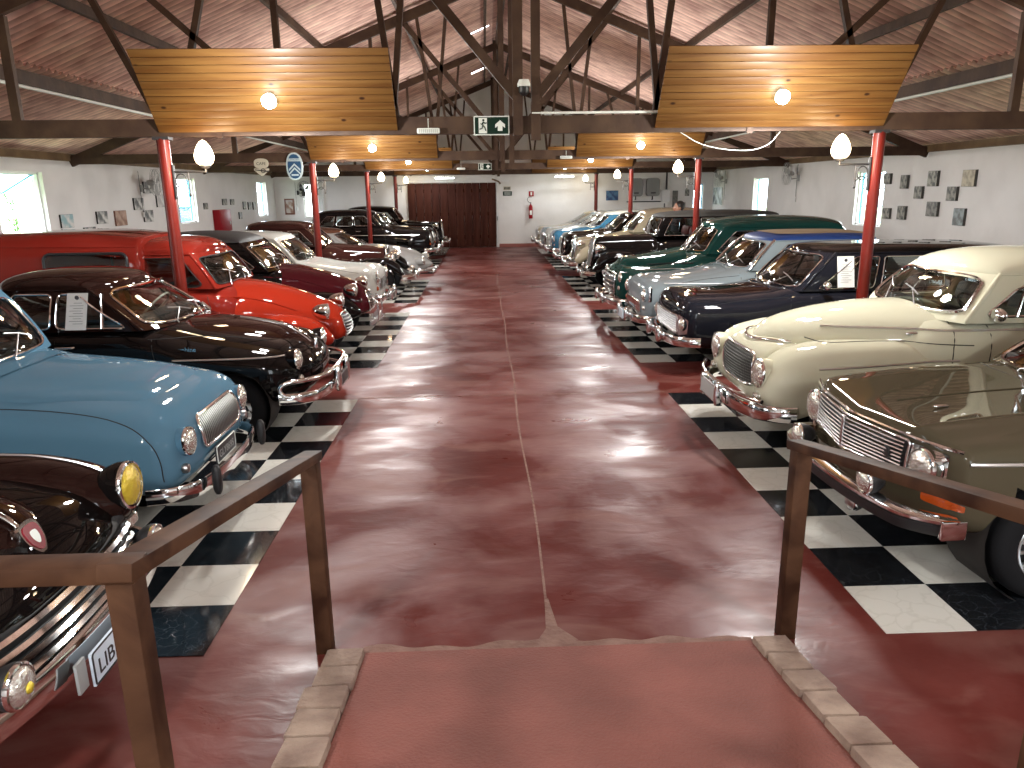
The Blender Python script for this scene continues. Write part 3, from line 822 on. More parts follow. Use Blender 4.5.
def wheel(root, x, y, r, w, sg, style='hub', rim=CHROME, wid=None):
    o = MB(); ht = w/2
    prof = [(r*.60,-ht*.8),(r*.66,-ht),(r*.90,-ht*1.0),(r*.985,-ht*.7),(r,-ht*.3),(r,ht*.3),(r*.985,ht*.7),(r*.90,ht*1.0),(r*.66,ht),(r*.60,ht*.8)]
    t = o.lathe(prof, (x, y, r), (0, sg, 0), 32).build('wheel', RUBBER, root)
    m = MB()
    if style == 'alloy':
        m.lathe([(r*.60,-ht),(r*.61,ht*.9),(r*.66,ht*.98),(r*.645,ht*1.02),(r*.60,ht*.95),(r*.56,ht*.2)], (x,y,r), (0,sg,0), 32)
        for k in range(8):
            a = 2*pi*k/8; d1 = Vector((cos(a),0,sin(a))); n_ = Vector((-sin(a),0,cos(a)))
            for s2 in (-1,1):
                p0 = Vector((x, y+sg*ht*.55, r))+d1*r*.14+n_*s2*r*.05; p1 = Vector((x, y+sg*ht*.75, r))+d1*r*.60+n_*s2*r*.10
                m.tube([p0,(p0+p1)/2+Vector((0,sg*.01,0)),p1], r*.035, 6)
        m.lathe([(r*.2,ht*.3),(r*.2,ht*.6),(r*.1,ht*.75),(0,ht*.78)], (x,y,r), (0,sg,0), 20)
        m.build('alloy_rim', STEEL, t)
        MB().lathe([(r*.59,-ht*.5),(0,-ht*.5)],(x,y,r),(0,sg,0),24).build('brake_drum', BLACKP, t)
    else:
        MB().lathe([(r*.64,ht*.7),(r*.62,ht*.98),(r*.55,ht*.8),(r*.42,ht*.55),(0,ht*.55)], (x,y,r), (0,sg,0), 28).build('wheel_rim', rim, t)
        MB().lathe([(r*.40,ht*.55),(r*.38,ht*.8),(r*.30,ht*.95),(r*.15,ht*1.05),(0,ht*1.08)], (x,y,r), (0,sg,0), 24).build('hubcap', CHROME, t)
    return t
def wheels(root, xf, xr, track, r, w=.15, **k):
    for x in (xf, xr):
        for sg in (-1, 1): wheel(root, x, sg*track, r, w, sg, **k)
def well(root, x, y, r, sg):
    MB().lathe([(r,0),(r,-.32),(0,-.32)], (x,y,r*.92), (0,sg,0), 24).build('wheel_well', DARKIN, root)
def headlamp(root, P, r, ax=(1,0,0), lens=LENS, rim=CHROME, depth=.05, bucket=None, bl=.0, name='headlamp'):
    ax = Vector(ax).normalized(); P = Vector(P)
    h = MB().lathe([(r*1.0,-depth),(r*1.08,-depth*.2),(r*1.10,0),(r*1.06,.012),(r*.97,.015),(r*.93,.004)], P, ax, 28).build(name, rim, root)
    MB().lathe([(r*.95,.004),(r*.85,.016),(r*.6,.028),(r*.3,.035),(0,.037)], P, ax, 28).build('lens', lens, h)
    if bucket: MB().lathe([(r*1.09,0),(r*1.07,-bl*.25),(r*.92,-bl*.55),(r*.6,-bl*.85),(r*.25,-bl*.98),(0,-bl)], P, ax, 28).build('lamp_bowl', bucket, h)
    return h
def sweep(pts, prof, mb, closed=False):
    """pts: path in plan [(x,y,z)], prof: [(out, up)] closed outline; out = horizontal outward"""
    P = [Vector(p) for p in pts]; n = len(P); m = len(prof); vs = []; fs = []
    for i, p in enumerate(P):
        t = P[min(i+1,n-1)]-P[max(i-1,0)]; t.z = 0; t.normalize(); o_ = Vector((-t.y, t.x, 0))
        if o_.dot(Vector((1,0,0))) < -.2: o_ = -o_
        if i > 0 and o_.dot(last) < 0: o_ = -o_
        last = o_
        for (a, b) in prof: vs.append(p+o_*a+Vector((0,0,b)))
    for i in range(n-1):
        for k in range(m): k2 = (k+1) % m; fs.append([i*m+k, i*m+k2, (i+1)*m+k2, (i+1)*m+k])
    fs.append(list(range(m))); fs.append([(n-1)*m+k for k in range(m)][::-1])
    return mb.add(vs, fs)
def blade(h, t, bulge=.02):
    """bumper section: convex face"""
    return [(0,-h/2),(t*.6,-h*.42),(t,-h*.22),(t+bulge,0),(t,h*.22),(t*.6,h*.42),(0,h/2),(-t*.3,h*.4),(-t*.3,-h*.4)]
def bumper(root, W_, x, z, h=.12, t=.03, wrap=.35, bow=.12, m=CHROME, r=.14, name='bumper', prof=None, seg=22):
    """curved front bumper in plan with wrapped ends"""
    pts = [(x-bow-wrap, -W_, z)]
    N = seg
    for i in range(N+1):
        v = -1+2*i/N; xx = x - bow*abs(v)**2.4 - (.10*max(0,abs(v)-.86)/.14 if abs(v) > .86 else 0)
        pts.append((xx, v*(W_-.02), z))
    pts.append((x-bow-wrap, W_, z)); pts = smooth2(pts, it=1)
    b = MB(); sweep(pts, prof or blade(h, t), b); return b.build(name, m, root)
def overrider(root, x, y, z, m=CHROME, s=(.06,.06,.2)):
    return MB().ell((x,y,z), (s[0],s[1]/2*1.2,s[2]/2), None, 14, 10, 3).build('overrider', m, root)
def plate(root, x, y, z, w, h, bg, text=None, tc=None, ax=(1,0,0), tilt=0, tsz=None, frame=None, label=None, lx=0):
    M_ = Matrix.Translation((x,y,z)) @ Matrix.Rotation(tilt,4,'Y') @ Matrix.Rotation(pi/2,4,'Z') @ Matrix.Rotation(pi/2,4,'X')
    b = MB().box((0,0,0),(w,h,.012),None,.003); b.xf(M_); p = b.build('license_plate', bg, root)
    if label: p['label'] = label
    if frame:
        f = MB().tube([(a,c,.006) for a, c in rrect(-w/2+.004,w/2-.004,-h/2+.004,h/2-.004,.012)], .004, 6, closed=True); f.xf(M_); f.build('plate_rim', frame, p)
    if text: text_mesh(text, tsz or h*.62, tc, 'plate_lettering', p, M_ @ Matrix.Translation((lx,-h*.06,.0075)))
    return p
def seams(root, surf, lines, r=.0035):
    for kind, pts, sg in lines:
        b = MB()
        pr_ = {'s': (lambda u, v, d, sg=sg: surf.side(u, v, sg, d)), 't': (lambda u, v, d: surf.top(u, v, d)), 'f': (lambda u, v, d: surf.front(u, v, d))}[kind]
        line_on(pr_, pts, -.0005, r, b, seg=5)
        if b.v: b.build('panel_gap', SEAM, root)
def strip(root, surf, kind, pts, sg=1, r=.007, m=SATIN, name='chrome_strip', d=.003):
    b = MB(); pr_ = {'s': (lambda u, v, d: surf.side(u, v, sg, d)), 't': (lambda u, v, d: surf.top(u, v, d)), 'f': (lambda u, v, d: surf.front(u, v, d))}[kind]
    line_on(pr_, pts, d, r, b)
    if b.v: b.build(name, m, root)
def handle(root, surf, x, z, sg, m=CHROME):
    p = surf.side(x, z, sg, .02)
    if p: MB().tube([p+Vector((.06,-sg*.02,0)), p+Vector((.05,0,0)), p+Vector((-.05,0,0)), p+Vector((-.08,sg*.0,0))], .009, 8).build('door_handle', m, root)
def wiper(root, cab, v0, h0, v1, h1):
    b = MB(); a = cab.F(v0, h0, .02); c = cab.F(v1, h1, .014); b.tube([cab.F(v0,0,.015), a, c], .005, 6)
    d_ = cab.F(v1-.22, h1+.06, .012); e_ = cab.F(v1+.2, h1-.10, .012); b.tube([e_, c, d_], .006, 6); b.build('wiper', STEEL, root)
def notice(root, cab, sg, x0, x1, h0, h1):
    class C_: pass
    base = cab; cab = C_(); cab.Sd = lambda t, h, sg, d: Vector((t, sg*(base.w(h,.4)+d), base.z(h)))
    t0, t1 = x0, x1
    V = [cab.Sd(t0,h0,sg,.012), cab.Sd(t1,h0,sg,.012), cab.Sd(t1,h1,sg,.012), cab.Sd(t0,h1,sg,.012)]
    nrm = Vector((0,sg,0)); b = MB().poly(V, .003, nrm); p = b.build('notice_sheet', PAPER, root, smooth=False)
    p['label'] = 'printed white notice in the side window'
    l = MB()
    for k in range(9):
        h = h1-(h1-h0)*(.26+.07*k); a = .14 if k % 3 else .22; e = (.8 if k % 2 else .62)
        q = [cab.Sd(t0+(t1-t0)*a,h,sg,.0155), cab.Sd(t0+(t1-t0)*e,h,sg,.0155), cab.Sd(t0+(t1-t0)*e,h-.008,sg,.0155), cab.Sd(t0+(t1-t0)*a,h-.008,sg,.0155)]
        l.poly(q, .0008, nrm)
    c = cab.Sd((t0+t1)/2, h1-(h1-h0)*.12, sg, .0158); l.lathe([(.018,0),(.018,.001),(0,.001)], c, nrm, 16)
    l.build('printed_lines', INK, p, smooth=False)
def mirror_(root, P, sg, m=CHROME, round_=True):
    P = Vector(P); b = MB(); b.tube([P, P+Vector((.01,sg*.06,.05)), P+Vector((-.01,sg*.12,.07))], .007, 6)
    b.ell(P+Vector((-.01,sg*.15,.09)), (.045,.075,.055) if round_ else (.03,.08,.05)); b.build('door_mirror', m, root)
def grille_bars(root, surf, outline, m_bg, m_bar, horiz=True, n=8, r=.005, d=.012, frame=CHROME, fr=.012, bd=.004, name='grille', vert=0):
    V, Fc = patch(lambda y, z, d_: surf.front(y, z, d_), outline, bd, .05); g = ob(name, V, Fc, m_bg, root)
    ys = [p[0] for p in outline]; zs = [p[1] for p in outline]; b = MB()
    def bars(horiz, n, r):
        for k in range(1, n+1):
            if horiz:
                z = min(zs)+(max(zs)-min(zs))*k/(n+1); pp = [(min(ys)+(max(ys)-min(ys))*q/40, z) for q in range(41)]
            else:
                y = min(ys)+(max(ys)-min(ys))*k/(n+1); pp = [(y, min(zs)+(max(zs)-min(zs))*q/30) for q in range(31)]
            pp = [q for q in pp if pip(q, outline)]
            P = [surf.front(q[0], q[1], d) for q in pp]; P = [p for p in P if p]
            if len(P) > 1: b.tube([P[0]]+P[1:-1:3]+[P[-1]], r, 5)
    bars(horiz, n, r)
    if vert: bars(not horiz, vert, r)
    b.build('grille_bars', m_bar, g)
    if frame:
        f = MB(); P = [surf.front(q[0], q[1], d*.8) for q in dense(outline, .04, True)]; f.tube([p for p in P if p], fr, 8, closed=True); f.build('grille_frame', frame, g)
    return g
# ================================================================== CARS, left row (near to far)
GRP_L = 'classic cars parked nose out on the left'
GRP_R = 'classic cars parked nose out on the right'
P_BLACK = paint('black_lacquer', (.005,.004,.004)); P_BLACK2 = paint('warm_black_lacquer', (.013,.005,.004))
P_BLUE = paint('grey_blue_paint', (.088,.190,.275)); P_RED = paint('tomato_red_paint', (.26,.019,.008)); P_REDD = paint('van_red_paint', (.19,.016,.010))
P_MAROON = paint('maroon_paint', (.060,.007,.010)); P_WHITE = paint('off_white_paint', (.62,.63,.59)); P_SILVER = paint('silver_grey_paint', (.34,.34,.33))
P_BROWNR = paint('brown_roof_paint', (.11,.045,.025)); P_CANVAS = mat('black_canvas_roof', (.035,.035,.037), rough=.65, bump=(60,.2))
def rr3(t0, t1, h0, h1, r=.06, aspect=1.0):
    return rrect(t0, t1, h0, h1, r)
def quad_r(pts, r=.2, it=2):
    """rounded polygon"""
    out = []; n = len(pts)
    for i in range(n):
        a, b, c = pts[i-1], pts[i], pts[(i+1) % n]
        p = (b[0]+(a[0]-b[0])*r, b[1]+(a[1]-b[1])*r); q = (b[0]+(c[0]-b[0])*r, b[1]+(c[1]-b[1])*r)
        for k in range(5):
            t = k/4; out.append(((1-t)**2*p[0]+2*t*(1-t)*b[0]+t*t*q[0], (1-t)**2*p[1]+2*t*(1-t)*b[1]+t*t*q[1]))
    return out
def new_car(name, X, Y, rz, label, group, cat='car'):
    e = empty(name, (X, Y, 0), rz); tag(e, label, cat, group); return e

# ---- L1: black saloon with yellow headlamps, right beside the ramp
def car_l1():
    r = new_car('black_saloon_car', -1.62, 2.66, 0, 'black saloon with yellow headlamps and red shield badge, behind the left handrail', GRP_L)
    body = Loft(0, -4.2, [(-4.2,.80),(-3.2,.99),(-1.6,1.0),(-1.0,.97),(-.5,.93),(-.2,.86),(0,.80)], [(-4.2,.3),(-.3,.26),(0,.28)], [(-4.2,.72),(-2,.79),(-.6,.78),(0,.74)], mid=.52, nu=[(-4.2,3),(-3,5),(-1.7,5),(-1.2,2.6),(0,2.6)], nd=3.5, rf=(.30,2.4), rfz=(.26,2.2), zn=.55)
    body.arch(-.82,.33,.37).arch(-3.3,.33,.37)
    hood = Loft(-.04, -1.5, [(-1.5,1.03),(-1.0,1.04),(-.5,1.00),(-.25,.93),(-.04,.80)], [(-1.5,.6),(-.04,.5)], [(-1.5,.56),(-.8,.44),(-.04,.30)], mid=.35, nu=2.1, nd=2, rf=(.3,2.0), rfz=(.3,2.0), zn=.66, rr=(.04,2))
    fl_ = Loft(-.02, -1.7, [(-1.7,.92),(-1.1,.97),(-.5,.955),(-.2,.90),(-.02,.84)], [(-1.7,.5),(-.02,.55)], [(-1.7,.14),(-.7,.19),(-.02,.16)], yc=.59, mid=.55, nu=2.2, nd=2.2, rf=(.25,2.2), rfz=(.28,2.0), zn=.76)
    fr_ = fl_.mirror()
    s = Surf(body, hood, fl_, fr_)
    body.build('body_shell', P_BLACK, r); hood.build('hood', P_BLACK2, r); fl_.build('fender', P_BLACK2, r); fr_.build('fender', P_BLACK2, r)
    for sg in (-1,1): well(r, -.82, sg*.76, .37, sg)
    wheels(r, -.82, -3.3, .68, .32, .16)
    c = Cabin(.97, 1.36, (-1.45,-1.85), (-3.3,-2.9), (.70,.58), zroof=1.50, bow=.2)
    c.build(r, P_BLACK, quad_r([(-.86,.1),(.86,.1),(.84,.92),(-.84,.92)],.15), [quad_r([(.06,.08),(.46,.08),(.46,.92),(.16,.92)],.12), quad_r([(.50,.08),(.9,.08),(.82,.92),(.50,.92)],.12)]); c.interior(r)
    # hood centre spear and shield badge
    strip(r, s, 't', [(-1.1,0),(-.30,0)], r=.007, name='hood_spear')
    b = MB(); b.tube([s.top(x, 0, .018) for x in (-.34,-.28,-.22,-.17)], [.007,.012,.014,.008], 8); b.build('hood_ornament', CHROME, r)
    P = s.front(0, .83, .012) or Vector((-.1,0,.83))
    def shield(k, d):
        out = []
        for (y, z) in smooth2([(-.048,.055),(-.0,.064),(.048,.055),(.048,-.005),(.026,-.045),(0,-.066),(-.026,-.045),(-.048,-.005)], True, 2): out.append(Vector((P.x+d-(0 if z > 0 else 0)+.45*(-z)*.0, y*k, P.z+z*k)))
        return out
    T_ = Matrix.Translation(P) @ Matrix.Rotation(-.45,4,'Y') @ Matrix.Translation(-P)
    e = MB().poly(shield(1.15,-.02), .038, (1,0,0)); e.xf(T_); bd = e.build('shield_badge', CHROME, r, smooth=False)
    bd['label'] = 'chrome shield badge with red enamel centre'
    e = MB().poly(shield(.92,.018), .004, (1,0,0)); e.xf(T_); e.build('enamel_field', mat('dark_red_enamel',(.20,.012,.02),rough=.25,spec=.3), bd, smooth=False)
    e = MB().poly([Vector((P.x+.0225, q.y*.45, P.z+(q.z-P.z)*.5)) for q in shield(.92,0)], .002, (1,0,0)); e.xf(T_); e.build('enamel_centre', SIGNW, bd, smooth=False)
    for sg in (-1,1):
        # big yellow lamp in the fender
        headlamp(r, (-.045, sg*.59, .805), .104, (1,0,.05), lens=LENSY, depth=.04, bucket=P_BLACK, bl=.16)
        p = s.front(sg*.585, .615, .02) or Vector((0,sg*.585,.615))
        MB().box(p+Vector((.0,0,.015)),(.05,.10,.05),None,.012).build('side_lamp', LENS, r)
        strip(r, s, 't', [(-1.6,sg*.60),(-.16,sg*.60)], r=.006, name='fender_strip')
        # scoop-shaped vents on the hood
        P_ = [s.top(-.75+.30*cos(a), sg*.20+.035*sin(a), .004) for a in [2*pi*k/24 for k in range(24)]]
        MB().tube([p for p in P_ if p], .007, 6, closed=True).build('hood_vent', CHROME if sg > 0 else P_BLACK, r)
    g = grille_bars(r, s, rrect(-.53,.53,.40,.70,.05), BLACKP, CHROME, True, 5, .017, .03, frame=None)
    bumper(r, .80, .10, .455, h=.12, t=.022, bow=.14, wrap=.2, r=.1)
    for sg in (-1,1):
        headlamp(r, (.07, sg*.52, .555), .072, (1,0,0), depth=.03, bucket=BLACKP, bl=.09, lens=LENS, name='fog_lamp')
        MB().lathe([(.02,0),(.014,.008),(0,.01)], (.107,sg*.52,.55), (1,0,0), 12).build('fog_bulb', LENSY, r)
    p = plate(r, .15, -.05, .415, .40, .135, PLATEW, None, PLATEB, frame=PLATEB, label='white number plate reading LIB')
    Mx = Matrix.Translation((.15,-.05,.415)) @ Matrix.Rotation(pi/2,4,'Z') @ Matrix.Rotation(pi/2,4,'X')
    text_mesh('LIB', .088, PLATEB, 'plate_lettering', p, Mx @ Matrix.Translation((-.108,-.012,.007)), xs=1.05)
    b = MB().box((.13,-.285,.42),(.012,.06,.12),None,.002); b.build('plate_bracket', PLATEG, r)
    strip(r, s, 's', [(-.35,.84),(-3.6,.84)], -1, .006); strip(r, s, 's', [(-.35,.84),(-3.6,.84)], 1, .006)
car_l1()

# ---- L2: grey-blue small hatchback
def car_l2():
    r = new_car('blue_hatchback_car', -1.80, 4.85, 0, 'grey blue hatchback with a rounded chrome grille and black number plate', GRP_L)
    body = Loft(0, -3.55, [(-3.55,1.03),(-1.45,1.045),(-1.0,.985),(-.55,.94),(-.25,.885),(-.1,.83),(0,.79)], [(-3.55,.32),(-1.2,.28),(-.3,.30),(0,.34)], [(-3.55,.70),(-1.5,.74),(-.5,.735),(0,.70)], mid=.50, nu=[(-3.5,6),(-1.6,6),(-1.1,3.4),(0,3.2)], nd=4.5, rf=(.20,2.6), rfz=(.22,2.3), zn=.56)
    body.arch(-.75,.30,.34).arch(-3.1,.30,.34)
    s = Surf(body); body.build('body_shell', P_BLUE, r)
    hb = Loft(-.06, -1.35, [(-1.35,1.035),(-.7,.985),(-.35,.935),(-.06,.80)], [(-1.35,.8),(-.06,.6)], [(-1.35,.62),(-.6,.54),(-.06,.42)], mid=.5, nu=3.2, nd=2, rf=(.3,2.2), rfz=(.3,2.0), zn=.70, rr=(.04,2))
    hb.build('hood', P_BLUE, r); s = Surf(body, hb)
    for sg in (-1,1): well(r, -.75, sg*.72, .34, sg)
    wheels(r, -.75, -3.1, .64, .29, .14)
    c = Cabin(1.02, 1.44, (-1.36,-1.60), (-3.45,-3.3), (.70,.62), zroof=1.535, bow=.10, cr=(3.2,2.8), bulge=.012)
    c.build(r, P_BLUE, quad_r([(-.88,.10),(.88,.10),(.88,.92),(-.88,.92)],.12), [quad_r([(.05,.08),(.32,.08),(.32,.90),(.10,.90)],.1), quad_r([(.355,.08),(.62,.08),(.62,.90),(.355,.90)],.1), quad_r([(.67,.08),(.93,.08),(.92,.90),(.67,.90)],.1)]); c.interior(r)
    wiper(r, c, -.55,.06, -.25,.38); wiper(r, c, .15,.06, .45,.38)
    # cowl vent ahead of the windshield
    V, Fc = patch(lambda x, y, d: s.top(x, y, d), rrect(-1.31,-1.20,-.40,.40,.03), .014, .06); ob('cowl_vent', V, Fc, P_BLUE, r)
    out = []
    for (y, z) in rrect(-.34,.34,.535,.735,.06): out.append((y, z+(.02*(1-(y/.34)**2))))
    grille_bars(r, s, out, BLACKP, mat('satin_alloy',(.42,.42,.40),rough=.35,metal=.9), False, 26, .0042, .012, frame=CHROME, fr=.013)
    for sg in (-1,1):
        p = s.front(sg*.505, .645, .0); headlamp(r, (p.x+.012, sg*.505, .645), .083, (1,sg*.06,.04), depth=.02, bucket=P_BLUE, bl=.18)
        MB().lathe([(.028,0),(.032,.02),(.026,.035),(0,.04)], s.front(sg*.56,.49,-.005), (1,0,0), 16).build('turn_signal', STEEL, r)
    bumper(r, .70, .08, .355, h=.10, t=.02, bow=.10, wrap=.22, r=.1)
    for sg in (-1,1):
        MB().ell((.10, sg*.47, .375), (.03,.028,.10), None, 12, 8, 2.6).build('overrider', BLACKP, r)
    plate(r, .03, -.08, .455, .36, .12, PLATEB, 'GLY8695', PLATEG, tsz=.072, frame=SIGNW, label='black number plate with white characters')
    # body side crease: fender joint running forward and down
    q = [(-1.5,.93),(-.9,.90),(-.5,.855),(-.28,.79),(-.17,.70),(-.13,.60),(-.13,.45)]
    seams(r, s, [('s', smooth2(q), -1), ('s', smooth2(q), 1), ('s', [(-1.25,.95),(-1.25,.35)], -1), ('s', [(-1.25,.95),(-1.25,.35)], 1)], .004)
    pts = smooth2([(-1.2,-.5),(-.6,-.46),(-.25,-.40)]); 
    handle(r, s, -2.1, .85, -1); handle(r, s, -2.1, .85, 1)
car_l2()

# ---- L3: black rear-engined saloon with looped chrome bumper guard
def car_l3():
    r = new_car('black_saloon_car', -1.53, 6.88, 0, 'glossy black saloon with a looped chrome bumper guard and a notice in its side window', GRP_L)
    body = Loft(0, -3.85, [(-3.85,.82),(-2.9,1.02),(-1.3,1.02),(-.9,.95),(-.45,.875),(-.15,.80),(0,.74)], [(-3.85,.32),(-.4,.28),(0,.32)], [(-3.85,.66),(-2,.76),(-.8,.755),(0,.70)], mid=.55, nu=[(-3.8,3),(-3,5),(-1.5,5),(-1.0,2.8),(0,2.7)], nd=3.5, rf=(.34,2.2), rfz=(.30,2.2), zn=.52)
    body.arch(-.68,.31,.35).arch(-3.0,.31,.35)
    hood = Loft(-.02, -1.35, [(-1.35,1.03),(-.8,1.0),(-.4,.93),(-.15,.84),(-.02,.76)], [(-1.35,.7),(-.02,.5)], [(-1.35,.60),(-.7,.46),(-.02,.34)], mid=.4, nu=2.2, nd=2, rf=(.34,2.0), rfz=(.4,1.9), zn=.62, rr=(.04,2))
    s = Surf(body, hood); body.build('body_shell', P_BLACK, r); hood.build('hood', P_BLACK2, r)
    for sg in (-1,1): well(r, -.68, sg*.74, .35, sg)
    wheels(r, -.68, -3.0, .66, .30, .14)
    c = Cabin(1.0, 1.335, (-1.14,-1.60), (-3.25,-2.75), (.70,.56), zroof=1.475, bow=.20, bowr=.25, cr=(2.4,2.3), bulge=.02)
    c.build(r, P_BLACK2, quad_r([(-.90,.08),(.90,.08),(.86,.95),(-.86,.95)],.2), [quad_r([(.05,.08),(.42,.08),(.42,.90),(.20,.90)],.12), quad_r([(.45,.08),(.78,.08),(.72,.90),(.45,.90)],.14)], tr=.012); c.interior(r, wheel=mat('cream_wheel',(.5,.48,.4),rough=.3))
    notice(r, c, -1, -1.79, -1.96, .06, .93)
    wiper(r, c, -.5,.04, -.15,.3); wiper(r, c, .2,.04, .5,.3)
    for sg in (-1,1):
        MB().tube([Vector((-1.66,sg*(c.w(.08,.3)+.006),c.z(.08))), Vector((-1.68,sg*(c.w(.9,.3)+.006),c.z(.9)))], .011, 6).build('quarter_light_bar', CHROME, r)
        headlamp(r, (s.front(sg*.515,.695).x+.015, sg*.515, .695), .088, (1,sg*.05,.05), depth=.02, bucket=P_BLACK, bl=.2)
        strip(r, s, 's', [(-.22,.745),(-1.1,.755)], sg, .008)
        p = s.front(sg*.55, .53, .0)
        if p: MB().lathe([(.035,0),(.038,.015),(.02,.035),(0,.038)], p, (1,0,0), 16).build('turn_signal', LENS, r)
    strip(r, s, 't', [(-.75,0),(-.12,0)], r=.006, name='hood_spear')
    # crest on the nose
    p = s.front(0,.72,.0); MB().ell(p+Vector((.012,0,0)), (.018,.035,.07), None, 14, 10).build('nose_crest', CHROME, r)
    bumper(r, .72, .11, .385, h=.10, t=.03, bow=.12, wrap=.25, r=.1)
    # upper guard tube loop with uprights
    def up(y): return .125-.12*abs(y/.70)**2.4
    loop = [(up(y)-.0, y, .54) for y in [-.56+1.12*k/14 for k in range(15)]]
    a = MB(); a.tube(smooth2([(-.16,-.70,.40),(-.24,-.72,.43),(-.25,-.72,.50),(-.18,-.71,.535),(-.04,-.66,.54)]+loop[1:-1]+[(-.04,.66,.54),(-.18,.71,.535),(-.25,.72,.50),(-.24,.72,.43),(-.16,.70,.40)], it=1), .021, 10)
    a.build('bumper_guard', CHROME, r)
    for sg in (-1,1): MB().ell((.15, sg*.21, .45), (.035,.035,.13), None, 12, 8, 2.8).build('overrider', CHROME, r)
    plate(r, .165, 0, .41, .33, .115, PLATEB, None, SIGNW, frame=STEEL)
    text_mesh('Dauphine', .055, CHROME, 'script_emblem', r, Matrix.Translation((-1.02,s.side(-1.02,.835,-1).y-.004,.835)) @ Matrix.Rotation(pi/2,4,'X') @ Matrix.Shear('XY',4,(.35,0)), label='chrome script lettering on the front fender')
    seams(r, s, [('s', [(-1.28,.98),(-1.22,.6),(-1.2,.33)], -1), ('s', [(-2.05,.98),(-2.05,.33)], -1), ('s', smooth2([(-1.3,.93),(-.8,.91),(-.4,.845)]), -1), ('s', smooth2([(-1.3,.93),(-.8,.91),(-.4,.845)]), 1)])
    handle(r, s, -1.95, .88, -1)
    # aerial
    MB().tube([(-1.20,.5,.99),(-1.28,.5,1.06)], .02, 8).build('side_repeater', CHROME, r)
car_l3()

